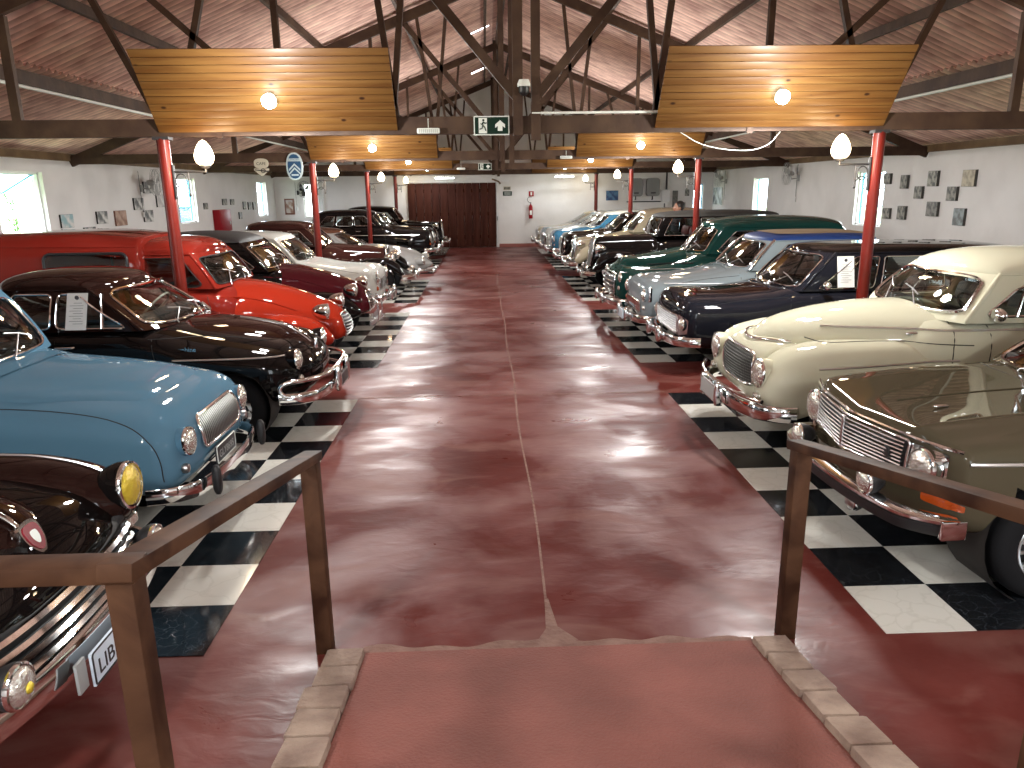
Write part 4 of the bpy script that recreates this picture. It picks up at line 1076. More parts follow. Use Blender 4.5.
# ---- 2CV style bodies
def duck(name, X, Y, label, hoodm, bodym, fendm, roofm, van=False):
    r = new_car(name, X, Y, 0, label, GRP_L, 'van' if van else 'car')
    tub = Loft(-1.05, -3.7, [(-3.7,.95),(-2.6,1.08),(-1.45,1.12),(-1.05,1.05)], [(-3.7,.35),(-1.05,.33)], [(-3.7,.66),(-2.2,.70),(-1.4,.69),(-1.05,.56)], mid=.5, nu=5, nd=4, rf=(.25,2), rfz=(.2,2), zn=.6)
    hood = Loft(0, -1.5, [(-1.5,1.16),(-1.1,1.125),(-.7,1.035),(-.35,.91),(-.12,.80),(0,.72)], [(-1.5,.50),(-.3,.42),(0,.40)], [(-1.5,.64),(-1.2,.55),(-.9,.42),(-.4,.315),(0,.25)], mid=.42, nu=2.1, nd=4, rf=(.2,2.3), rfz=(.22,2.2), zn=.58, rr=(.04,2))
    fl_ = Loft(-.10, -1.25, [(-1.25,.60),(-.95,.74),(-.62,.79),(-.35,.74),(-.10,.60)], [(-1.25,.3),(-.6,.50),(-.3,.42),(-.10,.40)], [(-1.25,.10),(-.6,.17),(-.10,.13)], yc=.53, mid=.55, nu=2.2, nd=2.5, rf=(.2,2.0), rfz=(.2,2), zn=.5)
    fr_ = fl_.mirror()
    s = Surf(tub, hood, fl_, fr_)
    tub.build('body_shell', bodym, r); hood.build('hood', hoodm, r); fl_.build('fender', fendm, r); fr_.build('fender', fendm, r)
    for sg in (-1,1):
        rl = Loft(-2.6, -3.5, [(-3.5,.55),(-3.1,.72),(-2.6,.5)], [(-3.5,.3),(-2.6,.3)], .12, yc=sg*.62, mid=.5, nu=2.2, nd=3); rl.build('rear_fender', fendm, r)
    wheels(r, -.62, -3.0, .60, .30, .13, rim=P_SILVER)
    if not van:
        c = Cabin(1.08, 1.46, (-1.22,-1.60), (-3.45,-3.0), (.655,.58), zroof=1.60, bow=.06, bowr=.15, cr=(2.3,2.6), bulge=.03)
        c.build(r, bodym, quad_r([(-.90,.10),(.90,.10),(.90,.86),(-.90,.86)],.1), [quad_r([(.05,.10),(.40,.10),(.40,.90),(.17,.90)],.2), quad_r([(.44,.10),(.78,.10),(.70,.90),(.44,.90)],.25)], roof_m=roofm, tr=.010); c.interior(r)
    else:
        c = Cabin(1.10, 1.47, (-1.24,-1.50), (-2.35,-2.35), (.665,.60), zroof=1.64, bow=.06, bowr=0, cr=(2.6,2.6), bulge=.02)
        c.build(r, bodym, quad_r([(-.90,.10),(.90,.10),(.90,.88),(-.90,.88)],.1), [quad_r([(.10,.06),(.88,.06),(.88,.90),(.26,.90)],.2)], roof_m=roofm, tr=.008, trim=SEAM); c.interior(r)
        bx = Loft(-2.02, -4.15, [(-4.15,1.70),(-2.8,1.72),(-2.02,1.66)], .36, [(-4.15,.72),(-2.02,.735)], mid=.5, nu=5.5, nd=5, rf=(.06,2.4), rfz=(.08,2.2), rr=(.12,2.4), rrz=(.12,2.4), zn=1.0, zr=1.0, seg=56)
        # side windows of the box: cut the openings, then glaze them
        win = rrect(-3.05,-2.18,1.17,1.50,.07)
        sb = Surf(bx); bx.f = [f for f in bx.f if not (abs(sum((bx.v[i] for i in f), Vector()).y/len(f)) > .6 and pip((sum((bx.v[i] for i in f), Vector()).x/len(f), sum((bx.v[i] for i in f), Vector()).z/len(f)), rrect(-3.02,-2.21,1.20,1.47,.05)))]
        bx.build('cargo_box', bodym, r)
        for sg in (-1,1):
            V, Fc = patch(lambda x, z, d: sb.side(x, z, sg, d), win, .004, .2); ob('side_window', V, Fc, GLASS, r)
            m = MB(); line_on(lambda x, z, d: sb.side(x, z, sg, d), win, .006, .016, m, True, .05, 8); m.build('window_seal', BLACKP, r)
            m = MB(); line_on(lambda x, z, d: sb.side(x, z, sg, d), [(-4.0,1.585),(-2.1,1.56)], .004, .006, m); m.build('roof_seam', bodym, r)
    wiper(r, c, -.5,.06,-.25,.4); wiper(r, c, .2,.06,.45,.4)
    # grille: tapered with horizontal bars and chrome surround
    gz = [(-.155,.45),(.155,.45),(.19,.60),(.15,.735),(-.15,.735),(-.19,.60)]
    grille_bars(r, s, quad_r(gz,.18), BLACKP, STEEL if van else CHROME, True, 7, .0085, .014, frame=CHROME, fr=.010)
    for sg in (-1,1):
        P = Vector((-.18, sg*.46, .80)); headlamp(r, P, .083, (1,sg*.05,-.02), depth=.02, bucket=(CHROME if van else P_SILVER if False else CHROME), bl=.17)
    b = MB(); b.tube([(-.24,-.46,.76),(-.28,-.25,.72)],.014,8); b.tube([(-.24,.46,.76),(-.28,.25,.72)],.014,8); b.tube([(-.28,-.25,.72),(-.28,.25,.72)],.014,8); b.build('lamp_bar', CHROME if not van else bodym, r)
    b = MB() if van else MB(); sweep([(.04-.05*abs(y/.6)**2.2, y, .33) for y in [-.5+1.0*k/14 for k in range(15)]], [(0,-.035),(.012,-.03),(.018,0),(.012,.03),(0,.035),(-.01,0)], b); (None if van else b.build('bumper', STEEL, r))
    if not van:
        for sg in (-1,1): MB().tube([(.07,sg*.2,.30),(.09,sg*.2,.45),(.07,sg*.2,.60),(.0,sg*.2,.66)], .012, 8).build('bumper_hoop', CHROME, r)
        V, Fc = fill2(quad_r([(-.25,.28),(.25,.28),(.20,.44),(-.20,.44)],.1), .1); ob('stone_guard', [Vector((.02+.0*q.x, q.x, q.y)) for q in v_(V)], Fc, STEEL, r)
    for sg in (-1,1):
        h = MB(); line_on(lambda u, v, d: s.side(u, v, sg, d), smooth2([(-1.35,1.02),(-.9,.93),(-.55,.80)]), .002, .008, h); 
        if h.v: h.build('hood_edge_crease', hoodm, r)
    seams(r, s, [('s', [(-1.42,1.05),(-1.32,.7),(-1.30,.4)], -1), ('s', [(-2.2,1.05),(-2.2,.4)], -1)])
    return r
def v_(V): return V
duck('red_van', -1.62, 8.80, 'tomato red delivery van with a bulbous hood, parked between two black cars', P_RED, P_REDD, P_RED, P_REDD, True)
duck('maroon_saloon_car', -1.62, 10.70, 'small maroon and black saloon with perched headlamps and black roll top roof', P_MAROON, P_BLACK, P_BLACK, P_CANVAS, False)

# ---- generic three-box / wagon builder used for the farther saloons
def saloon(name, X, Y, rz, label, group, body_m, roof_m=None, L=4.2, W_=.78, hood_z=.95, nose_z=.80, cowl_z=1.0, belt=.98, roof_z_=1.48, gut=1.34, xf=(-1.35,-1.75), xr=(-3.3,-2.9), Wc=(.70,.58), bow=.15, hood_rise=.03, lampz=.68, lampy=.56, lampr=.085,
           grille=('h',-.38,.38,.45,.66,7,.06), bump_z=.42, sides=None, fend=None, lampdual=False, hoodm=None, glass=GLASS, seat=SEATG, nu=3.0, rf=(.22,2.5), rfz=(.16,2.4), over=True, wheel_r=.31, bot=.27, noser=2.3, stripz=None, cr=(2.6,2.6), bowr=.15, hubs='hub', grille_bar=CHROME, gbg=None, dash=True, rear_drop=.12, bchrome=CHROME, axle=-.8, hoodw=.5):
    r = new_car(name, X, Y, rz, label, group)
    body = Loft(0, -L, [(-L,belt-rear_drop),(-L+.9,belt+.025),(xf[0]-.1,belt+.025),(xf[0]+.1,cowl_z-.01),(-.6,hood_z),(-.2,(hood_z+nose_z)/2+.02),(0,nose_z)], [(-L,.34),(-.4,bot),(0,bot+.06)], [(-L,W_-.06),(-2,W_),(-.7,W_-.01),(0,W_-.06)], mid=.55, nu=[(-L,nu),(-L+.8,5.5),(xf[0]-.15,5.5),(xf[0]+.35,nu),(0,nu)], nd=4, rf=rf, rfz=rfz, zn=(nose_z+bot+.1)/2, rr=(.4,2.3), rrz=(.4,2.2), zr=.65)
    body.arch(axle,wheel_r,wheel_r+.045).arch(-L+.85,wheel_r,wheel_r+.045)
    parts = [body]
    if hood_rise:
        hood = Loft(-.03, xf[0]+.05, [(xf[0]+.05,cowl_z+hood_rise),(-.6,hood_z+hood_rise),(-.22,(hood_z+nose_z)/2+.02+hood_rise*.8),(-.03,nose_z)], [(xf[0],.7),(-.03,.6)], [(xf[0],hoodw+.1),(-.6,hoodw),(-.03,hoodw*.75)], mid=.5, nu=2.6, nd=2, rf=(.25,2.1), rfz=(.25,2.1), zn=.68, rr=(.04,2))
        parts.append(hood)
    s = Surf(*parts); body.build('body_shell', body_m, r)
    if hood_rise: hood.build('hood', hoodm or body_m, r)
    for sg in (-1,1): well(r, axle, sg*(W_-.03), wheel_r+.045, sg)
    wheels(r, axle, -L+.85, W_-.10, wheel_r, .15, style=hubs)
    c = Cabin(belt, gut, xf, xr, Wc, zroof=roof_z_, bow=bow, bowr=bowr, cr=cr)
    sides = sides or [quad_r([(.06,.08),(.44,.08),(.44,.90),(.19,.90)],.12), quad_r([(.48,.08),(.90,.08),(.80,.90),(.48,.90)],.14)]
    c.build(r, body_m, quad_r([(-.90,.08),(.90,.08),(.87,.93),(-.87,.93)],.14), sides, roof_m=roof_m or body_m, glass=glass); c.interior(r, seat=seat)
    wiper(r, c, -.5,.05,-.2,.32); wiper(r, c, .2,.05,.5,.32)
    if grille:
        k, y0, y1, z0, z1, n, rr_ = grille
        grille_bars(r, s, rrect(y0,y1,z0,z1,rr_), gbg or BLACKP, grille_bar, k == 'h', n, .007, .014, frame=CHROME, fr=.011)
    for sg in (-1,1):
        p = s.front(sg*lampy, lampz)
        if p:
            headlamp(r, (p.x+.015, sg*lampy, lampz), lampr, (1,sg*.04,.03), depth=.02, bucket=body_m, bl=.2)
            q = s.front(sg*lampy, lampz-.17)
            if q: MB().lathe([(.035,0),(.036,.015),(.02,.03),(0,.033)], q, (1,0,0), 14).build('turn_signal', LENSO if sg < 0 else LENS, r)
    bumper(r, W_-.02, .11, bump_z, h=.11, t=.03, bow=.11, wrap=.22, m=bchrome)
    if over:
        for sg in (-1,1): overrider(r, .14, sg*.26, bump_z+.02, s=(.04,.07,.2))
    seams(r, s, [('s', [(xf[0]-.02,belt-.03),(xf[0]-.0,.6),(xf[0],.35)], q) for q in (-1,1)]+[('s', [(xf[0]-.85,belt-.03),(xf[0]-.85,.35)], q) for q in (-1,1)]+[('s', smooth2([(xf[0],cowl_z-.06),(-.6,hood_z-.055),(-.3,hood_z-.10)]), q) for q in (-1,1)])
    for sg in (-1,1):
        if stripz: strip(r, s, 's', [(-.35,stripz),(-L+.6,stripz+.01)], sg, .008)
        handle(r, s, xf[0]-.75, belt-.12, sg)
    return r, s, c
def car_l6():
    r, s, c = saloon('white_hatchback_car', -1.72, 12.55, 0, 'off white boxy car between the small maroon car and the long hooded black car', GRP_L, P_WHITE, L=3.8, W_=.75, hood_z=.95, nose_z=.87, cowl_z=1.03, belt=1.02, roof_z_=1.50, gut=1.39, xf=(-1.15,-1.50), xr=(-3.4,-3.2), Wc=(.68,.60), bow=.10, hood_rise=.0, lampz=.76, lampy=.55, lampr=.075, grille=('h',-.40,.40,.55,.72,6,.04), bump_z=.44, rf=(.12,2.6), rfz=(.10,2.4), nu=3.6)
    for sg in (-1,1):
        p = s.front(sg*.55,.76,.004); MB().tube([p+Vector((.012,a,b)) for a, b in rrect(-.10,.10,-.10,.10,.03)], .007, 6, closed=True).build('lamp_surround', CHROME, r)
    plate(r, .16, 0, .42, .34, .11, PLATEB, None, None, frame=SIGNW)
car_l6()

# ---- vintage body with free-standing lamps
def vintage(name, X, Y, rz, label, group, bm_, fm, roofm, L=4.5, hz=1.05, hw=.34, noz=1.0, rad='chev', roofz=1.55, belt=1.05, gut=1.40, xf=(-1.45,-1.80), xr=(-3.5,-3.2), Wc=(.62,.55), radz=(.42,1.0), radlean=.08, fz=.82, seat=SEATG, soft=False, split=False, lampz=.85, lampy=.42, lampx=-.16, radm=None, fendw=.17, fy=.60, wr=.34, sides=None, cowl=None, ho=0.0):
    r = new_car(name, X, Y, rz, label, group)
    cowl = cowl or belt
    tub = Loft(-.35-ho*.6, -L, [(-L,belt-.25),(-L+.8,belt+.02),(xf[0]-.1,belt+.02),(-.9,hz-.12),(-.35,.7)], [(-L,.42),(-.35,.42)], [(-L,.5),(-L+1,.66),(-2.2,.68),(-1.5,.64),(-1.0,.45),(-.35,.30)], mid=.5, nu=3.2, nd=4, rf=(.05,2), rfz=(.05,2), zn=.55, rr=(.5,2.2), rrz=(.5,2.0), zr=.7)
    hood = Loft(-.03-ho, xf[0]-.05, [(xf[0]-.05,cowl+.04),(-.9,hz+.01),(-.03-ho,noz)], [(xf[0],.5),(-.03-ho,radz[0]+.03)], [(xf[0],.58),(-.8,hw+.05),(-.03-ho,hw-.06)], mid=.45, nu=2.4, nd=3.5, rf=(.03,2), rfz=(.03,2), zn=.7, rr=(.04,2))
    k = -radlean
    for q in (hood.v, hood.full[0]):
        for v in q:
            if v.x > -.5-ho: v.x += k*(v.z-.7)*(1+(v.x+ho)/.5)*1.0
    fl_ = Loft(.02, -1.75, [(-1.75,.42),(-1.35,.52),(-1.0,.72),(-.70,fz),(-.40,fz+.005),(-.12,fz-.12),(.02,fz-.34)], [(-1.75,.34),(-1.1,.40),(-.75,.62),(-.40,.62),(-.12,.46),(.02,.40)], [(-1.75,.16),(-.7,fendw),(.02,fendw*.72)], yc=fy, mid=.55, nu=2.3, nd=2.5, rf=(.14,2.0), rfz=(.16,2), zn=fz-.34)
    fr_ = fl_.mirror(); s = Surf(tub, hood, fl_, fr_); sh = Surf(hood)
    tub.build('body_shell', bm_, r); hood.build('hood', bm_, r); fl_.build('fender', fm, r); fr_.build('fender', fm, r)
    for sg in (-1,1):
        Loft(-L+1.55, -L+.1, [(-L+.1,.45),(-L+.5,.78),(-L+.9,.84),(-L+1.55,.45)], [(-L+.1,.35),(-L+.8,.6),(-L+1.55,.35)], .15, yc=sg*.68, mid=.5, nu=2.2, nd=2.5).build('rear_fender', fm, r)
        MB().box((-L/2-.1, sg*.70, .38),(L-3.0,.18,.035),None,.01).build('running_board', BLACKP, r)
    wheels(r, -.55, -L+.8, fy, wr, .14)
    c = Cabin(belt, gut, xf, xr, Wc, zroof=roofz, bow=.05, bowr=.2, cr=(2.8,2.4), bulge=.02)
    wsh = quad_r([(-.90,.10),(.90,.10),(.88,.92),(-.88,.92)],.12)
    sides = sides or [quad_r([(.08,.10),(.40,.10),(.40,.88),(.16,.88)],.15), quad_r([(.44,.10),(.72,.10),(.70,.88),(.44,.88)],.15), quad_r([(.76,.12),(.92,.12),(.86,.86),(.76,.86)],.2)]
    c.build(r, bm_, wsh, sides, roof_m=roofm); c.interior(r, seat=seat)
    if split: MB().tube([c.F(0,h/6,.01) for h in range(7)], .014, 8).build('windshield_divider', CHROME, r)
    # radiator shell
    y_ = hw-.055; z0, z1 = radz; out = quad_r([(-y_*.78,z0),(y_*.78,z0),(y_,(z0+z1)/2+.1),(y_*.80,z1-.03),(0,z1+.01),(-y_*.80,z1-.03),(-y_,(z0+z1)/2+.1)],.22)
    def prj(y, z, d): return Vector((-.02-ho-radlean*(z-.7)+d-(abs(y)*.10), y, z))
    V, Fc = patch(prj, out, .01, .08); g = ob('radiator_grille', V, Fc, radm or BLACKP, r); b = MB()
    n = 16 if rad != 'chev' else 14
    for q in range(1, n):
        y = -y_+2*y_*q/n; zz = [z0+(z1-z0)*w/24 for w in range(25)]; P = [prj(y, z, .018) for z in zz if pip((y, z), out)]
        if len(P) > 1: b.tube([P[0],P[-1]], .0045, 5)
    b.build('grille_bars', CHROME if radm is None else radm, g)
    f = MB(); f.tube([prj(a, z, .018) for a, z in dense(out, .04, True)], .02, 8, closed=True); f.build('radiator_shell', CHROME, g)
    if rad == 'chev':
        m = MB()
        for zc in (.66,.58): m.tube([prj(-y_*.8,zc-.10,.03), prj(0,zc+.08,.035), prj(y_*.8,zc-.10,.03)], .014, 6)
        m.build('chevron_badge', CHROME, g)
    else: MB().ell(prj(0,z1+.05,.0), (.05,.015,.04)).build('hood_ornament', CHROME, r)
    for sg in (-1,1):
        headlamp(r, (lampx, sg*lampy, lampz), .095, (1,0,0), depth=.03, bucket=CHROME, bl=.2)
        headlamp(r, (.08, sg*.28, .53), .055, (1,0,0), depth=.03, bucket=CHROME, bl=.09, name='fog_lamp')
        MB().tube([(lampx-.06, sg*lampy, lampz-.09),(lampx-.08, sg*(lampy+.02), .66)], .02, 8).build('lamp_stalk', CHROME, r)
        MB().tube([(.06,sg*.18,.55),(.10,sg*.10,.44),(.10,0,.42)], .012, 8).build('horn', CHROME, r) if rad == 'chev' else None
    # louvres along the hood side
    for sg in (-1,1):
        l = MB()
        for q in range(12):
            x = -.30-ho*.8-q*.07; p = sh.side(x, .84, sg, .003); p2 = sh.side(x-.02, .70, sg, .003)
            if p and p2: l.tube([p, p2], .006, 5)
        if l.v: l.build('hood_louvres', bm_, r)
        strip(r, sh, 's', [(-.15-ho,hz-.13),(xf[0],belt-.08)], sg, .006)
    bumper(r, .72, .17, .44, h=.09, t=.02, bow=.10, wrap=.12)
    for sg in (-1,1): overrider(r, .20, sg*.3, .45, s=(.03,.05,.17))
    seams(r, s, [('s', [(xf[0]-.06,belt-.05),(xf[0]-.06,.45)], q) for q in (-1,1)]+[('s', [(xf[0]-.9,belt-.05),(xf[0]-.9,.45)], q) for q in (-1,1)])
    return r, s, c
P_TRAC = paint('oxblood_black_paint', (.03,.010,.008))
vintage('black_vintage_car', -1.62, 15.60, 0, 'black prewar style saloon with a long flat hood, behind the second left red post', GRP_L, P_TRAC, P_BLACK, P_TRAC, hz=1.03, noz=.99, roofz=1.555, belt=1.06, gut=1.41, xf=(-1.55,-1.88), ho=.36, lampx=-.24, lampz=.80)

# ---- L8: silver fastback with a brown roof
def car_l8():
    r = new_car('silver_fastback_car', -1.22, 17.36, 0, 'silver teardrop nosed fastback with a brown roof', GRP_L)
    body = Loft(0, -4.7, [(-4.7,.62),(-3.6,.86),(-1.9,.90),(-1.3,.91),(-.7,.84),(-.3,.72),(0,.54)], [(-4.7,.36),(-.5,.26),(0,.40)], [(-4.7,.5),(-2.5,.86),(-1,.89),(-.4,.80),(0,.66)], mid=.5, nu=2.3, nd=3, rf=(.7,2.1), rfz=(.35,2.1), zn=.48)
    hood = Loft(-.04, -1.7, [(-1.7,.97),(-1.1,.93),(-.5,.82),(-.2,.70),(-.04,.56)], [(-1.7,.6),(-.04,.4)], [(-1.7,.6),(-.7,.44),(-.04,.26)], mid=.4, nu=2, nd=2, rf=(.5,2), rfz=(.4,2), zn=.5, rr=(.04,2))
    s = Surf(body, hood); body.build('body_shell', P_SILVER, r); hood.build('hood', P_SILVER, r)
    wheels(r, -1.0, -4.0, .70, .33, .15)
    c = Cabin(.90, 1.22, (-1.45,-2.0), (-4.2,-3.3), (.74,.58), zroof=1.335, bow=.28, bowr=.3, cr=(2.2,2.2))
    c.build(r, P_SILVER, quad_r([(-.92,.06),(.92,.06),(.88,.95),(-.88,.95)],.15), [quad_r([(.05,.06),(.40,.06),(.40,.92),(.18,.92)],.1), quad_r([(.43,.06),(.80,.06),(.72,.92),(.43,.92)],.12)], roof_m=P_BROWNR); c.interior(r)
    for sg in (-1,1):
        p = s.top(-.28, sg*.62) or Vector((-.28,sg*.62,.66)); headlamp(r, (-.16, sg*.62, .60), .085, (1,sg*.15,.1), depth=.09, bucket=P_SILVER, bl=.3)
        MB().ell((.06,sg*.42,.36),(.05,.22,.05),None,14,10,2.5).build('bumper_section', CHROME, r)
        strip(r, s, 's', [(-.6,.55),(-4.2,.5)], sg, .009)
    bumper(r, .80, .05, .38, h=.08, t=.02, bow=.25, wrap=.25)
    wiper(r, c, -.5,.05,-.2,.3); wiper(r, c, .2,.05,.5,.3)
car_l8()
def far_black(X, Y, label, **k):
    return saloon('black_saloon_car', X, Y, 0, label, GRP_L, P_BLACK, **k)
far_black(-1.52, 22.34, 'tall black saloon with upright chrome grille, first beyond the gap in the left row', hood_z=1.06, nose_z=1.0, cowl_z=1.12, belt=1.14, gut=1.47, roof_z_=1.61, xf=(-1.3,-1.62), xr=(-3.6,-3.35), L=4.5, W_=.82, lampz=.80, lampy=.62, lampr=.095, grille=('v',-.22,.22,.50,.95,10,.08), bump_z=.46, hood_rise=.04, hoodw=.4, stripz=.9, axle=-.85,
  sides=[quad_r([(.05,.08),(.36,.08),(.36,.9),(.14,.9)],.12), quad_r([(.39,.08),(.62,.08),(.62,.9),(.39,.9)],.1), quad_r([(.66,.1),(.88,.1),(.82,.88),(.66,.88)],.15)])
far_black(-1.50, 24.05, 'black saloon with chrome windshield pillars, second car beyond the gap in the left row', hood_z=1.0, nose_z=.94, cowl_z=1.04, belt=1.04, gut=1.38, roof_z_=1.50, xf=(-1.25,-1.6), L=4.3, W_=.80, lampz=.74, lampy=.60, lampr=.09, grille=('h',-.3,.3,.50,.85,9,.1), bump_z=.44, roof_m=P_WHITE if False else None, stripz=.8)
vintage('black_vintage_car', -1.42, 25.9, 0, 'upright black vintage saloon, the farthest car of the left row beside the brown door', GRP_L, P_BLACK, P_BLACK, P_BLACK, L=4.2, hz=1.12, noz=1.08, roofz=1.64, belt=1.14, gut=1.48, xf=(-1.35,-1.55), radz=(.45,1.08), rad='plain', lampz=.95, lampy=.46)
# ================================================================== CARS, right row (near to far)
P_OLIVE = paint('olive_brown_paint', (.072,.060,.038)); P_CREAM = paint('cream_paint', (.60,.585,.44)); P_NAVYB = paint('blue_black_paint', (.010,.011,.016))
P_LGREY = paint('pale_blue_grey_paint', (.25,.30,.32)); P_GREEN = paint('bottle_green_paint', (.010,.055,.048)); P_BEIGE = paint('beige_paint', (.42,.37,.26))
P_SKY = paint('mid_blue_paint', (.035,.12,.20)); P_PALE = paint('pale_grey_paint', (.48,.49,.45)); P_TAN = mat('tan_canvas', (.33,.25,.15), rough=.7); P_BLUETOP = mat('blue_canvas_hood', (.01,.045,.20), rough=.55)
def car_r1():
    r = new_car('olive_saloon_car', 2.11, 4.10, pi+radians(2.5), 'olive brown saloon with a wide barred grille, behind the right handrail', GRP_R)
    body = Loft(0, -4.3, [(-4.3,.84),(-3.2,.90),(-1.45,.93),(-.9,.915),(-.3,.875),(-.08,.85),(0,.83)], [(-4.3,.36),(-1.0,.27),(-.2,.30),(0,.36)], [(-4.3,.74),(-2,.81),(-.6,.805),(0,.775)], mid=.60, nu=7.5, nd=4.5, rf=(.06,2.6), rfz=(.06,2.2), zn=.60, seg=56, dx=.04)
    # shallow vee to the front in plan
    for vs in (body.v, body.full[0]):
        for v in vs:
            if v.x > -.6: v.x -= .10*(abs(v.y)/.78)**1.6*(1+v.x/.6)
            # crease line along the shoulder
            if v.x > -1.5 and v.z > .8: v.z += .018*max(0,1-abs(abs(v.y)-.52)/.12)
    body.arch(-.72,.32,.37).arch(-3.35,.32,.37)
    s = Surf(body); body.build('body_shell', P_OLIVE, r)
    for sg in (-1,1): well(r, -.72, sg*.79, .37, sg)
    for x in (-.72,-3.35):
        for sg in (-1,1): wheel(r, x, sg*.72, .31, .18, sg, style='alloy')
    c = Cabin(.93, 1.29, (-1.28,-1.82), (-3.3,-2.85), (.72,.57), zroof=1.39, bow=.14, bowr=.1, cr=(2.8,2.8))
    c.build(r, P_OLIVE, quad_r([(-.93,.06),(.93,.06),(.90,.94),(-.90,.94)],.1), [quad_r([(.06,.07),(.46,.07),(.46,.92),(.24,.92)],.1), quad_r([(.50,.07),(.9,.07),(.76,.92),(.50,.92)],.1)], tr=.013); c.interior(r)
    wiper(r, c, -.45,.03, -.05,.28); wiper(r, c, .30,.03, .68,.28)
    # grille, split by a centre bar
    gm = mat('grille_slats', (.50,.47,.46), rough=.25, metal=1)
    out = rrect(-.48,.48,.605,.795,.02)
    grille_bars(r, s, out, BLACKP, gm, True, 8, .0065, .02, frame=CHROME, fr=.008)
    MB().box(s.front(0,.70,.02),(.02,.022,.19),None,.004).build('grille_centre_bar', gm, r)
    MB().box(s.front(.36,.70,.022),(.01,.05,.06),None,.004).build('grille_badge', BLACKP, r)
    strip(r, s, 'f', [(-.74,.815),(.74,.815)], r=.010, m=CHROME, name='grille_top_moulding', d=.004)
    for sg in (-1,1):
        p = s.front(sg*.58,.685); headlamp(r, (p.x+.028, sg*.58, .685), .098, (1,sg*.02,0), depth=.05)
        V, Fc = patch(lambda y, z, d: s.front(y, z, d), quad_r([(sg*.48,.595),(sg*.69,.595),(sg*.69,.785),(sg*.48,.785)],.08), .006, .05); ob('headlamp_panel', V, Fc, CHROME, r)
        # fog lamps standing on the bumper
        headlamp(r, (.085, sg*.40, .545), .068, (1,0,0), depth=.03, bucket=BLACKP, bl=.11, name='fog_lamp')
        V, Fc = patch(lambda y, z, d: s.front(y, z, d), quad_r([(sg*.58,.505),(sg*.735,.505),(sg*.735,.555),(sg*.58,.555)],.2), .014, .03); ob('turn_signal', V, Fc, LENSO, r)
        V, Fc = patch(lambda x, z, d: s.side(x, z, sg, d), quad_r([(-.16,.505),(-.22,.51),(-.22,.545),(-.16,.55)],.2), .012, .03); ob('side_repeater', V, Fc, LENSO, r)
        strip(r, s, 's', [(-.22,.765),(-4.0,.79)], sg, .010, d=.004)
    headlamp(r, (-.02, .12, .30), .055, (1,0,0), depth=.03, bucket=BLACKP, bl=.08, lens=STEEL, name='horn')
    # bumper: bright upper edge and rubber face
    b1 = bumper(r, .80, .10, .455, bow=.12, wrap=.16, prof=[(-.05,.0),(.0,.0),(.022,.002),(.024,.018),(.01,.030),(-.05,.034)], m=CHROME)
    bumper(r, .795, .10, .43, bow=.12, wrap=.14, prof=[(-.02,-.045),(.012,-.042),(.022,-.02),(.022,.02),(.012,.024),(-.02,.024)], m=BLACKP, name='bumper_rubber')
    for sg in (-1,1): MB().box((-.15, sg*.812, .435),(.13,.03,.10),None,.008).build('bumper_end', CHROME, r)
    strip(r, s, 't', [(-1.1,0),(-.3,0)], r=.004, m=P_OLIVE, name='hood_crease')
    MB().ell(s.top(-.42,.22,.008),(.05,.012,.01)).build('washer_jet', CHROME, r)
    seams(r, s, [('s', [(-1.25,.90),(-1.22,.6),(-1.2,.36)], 1), ('t', [(-1.20,-.66),(-1.20,.66)], 1)], .0025)
    handle(r, s, -2.2, .80, 1)
car_r1()

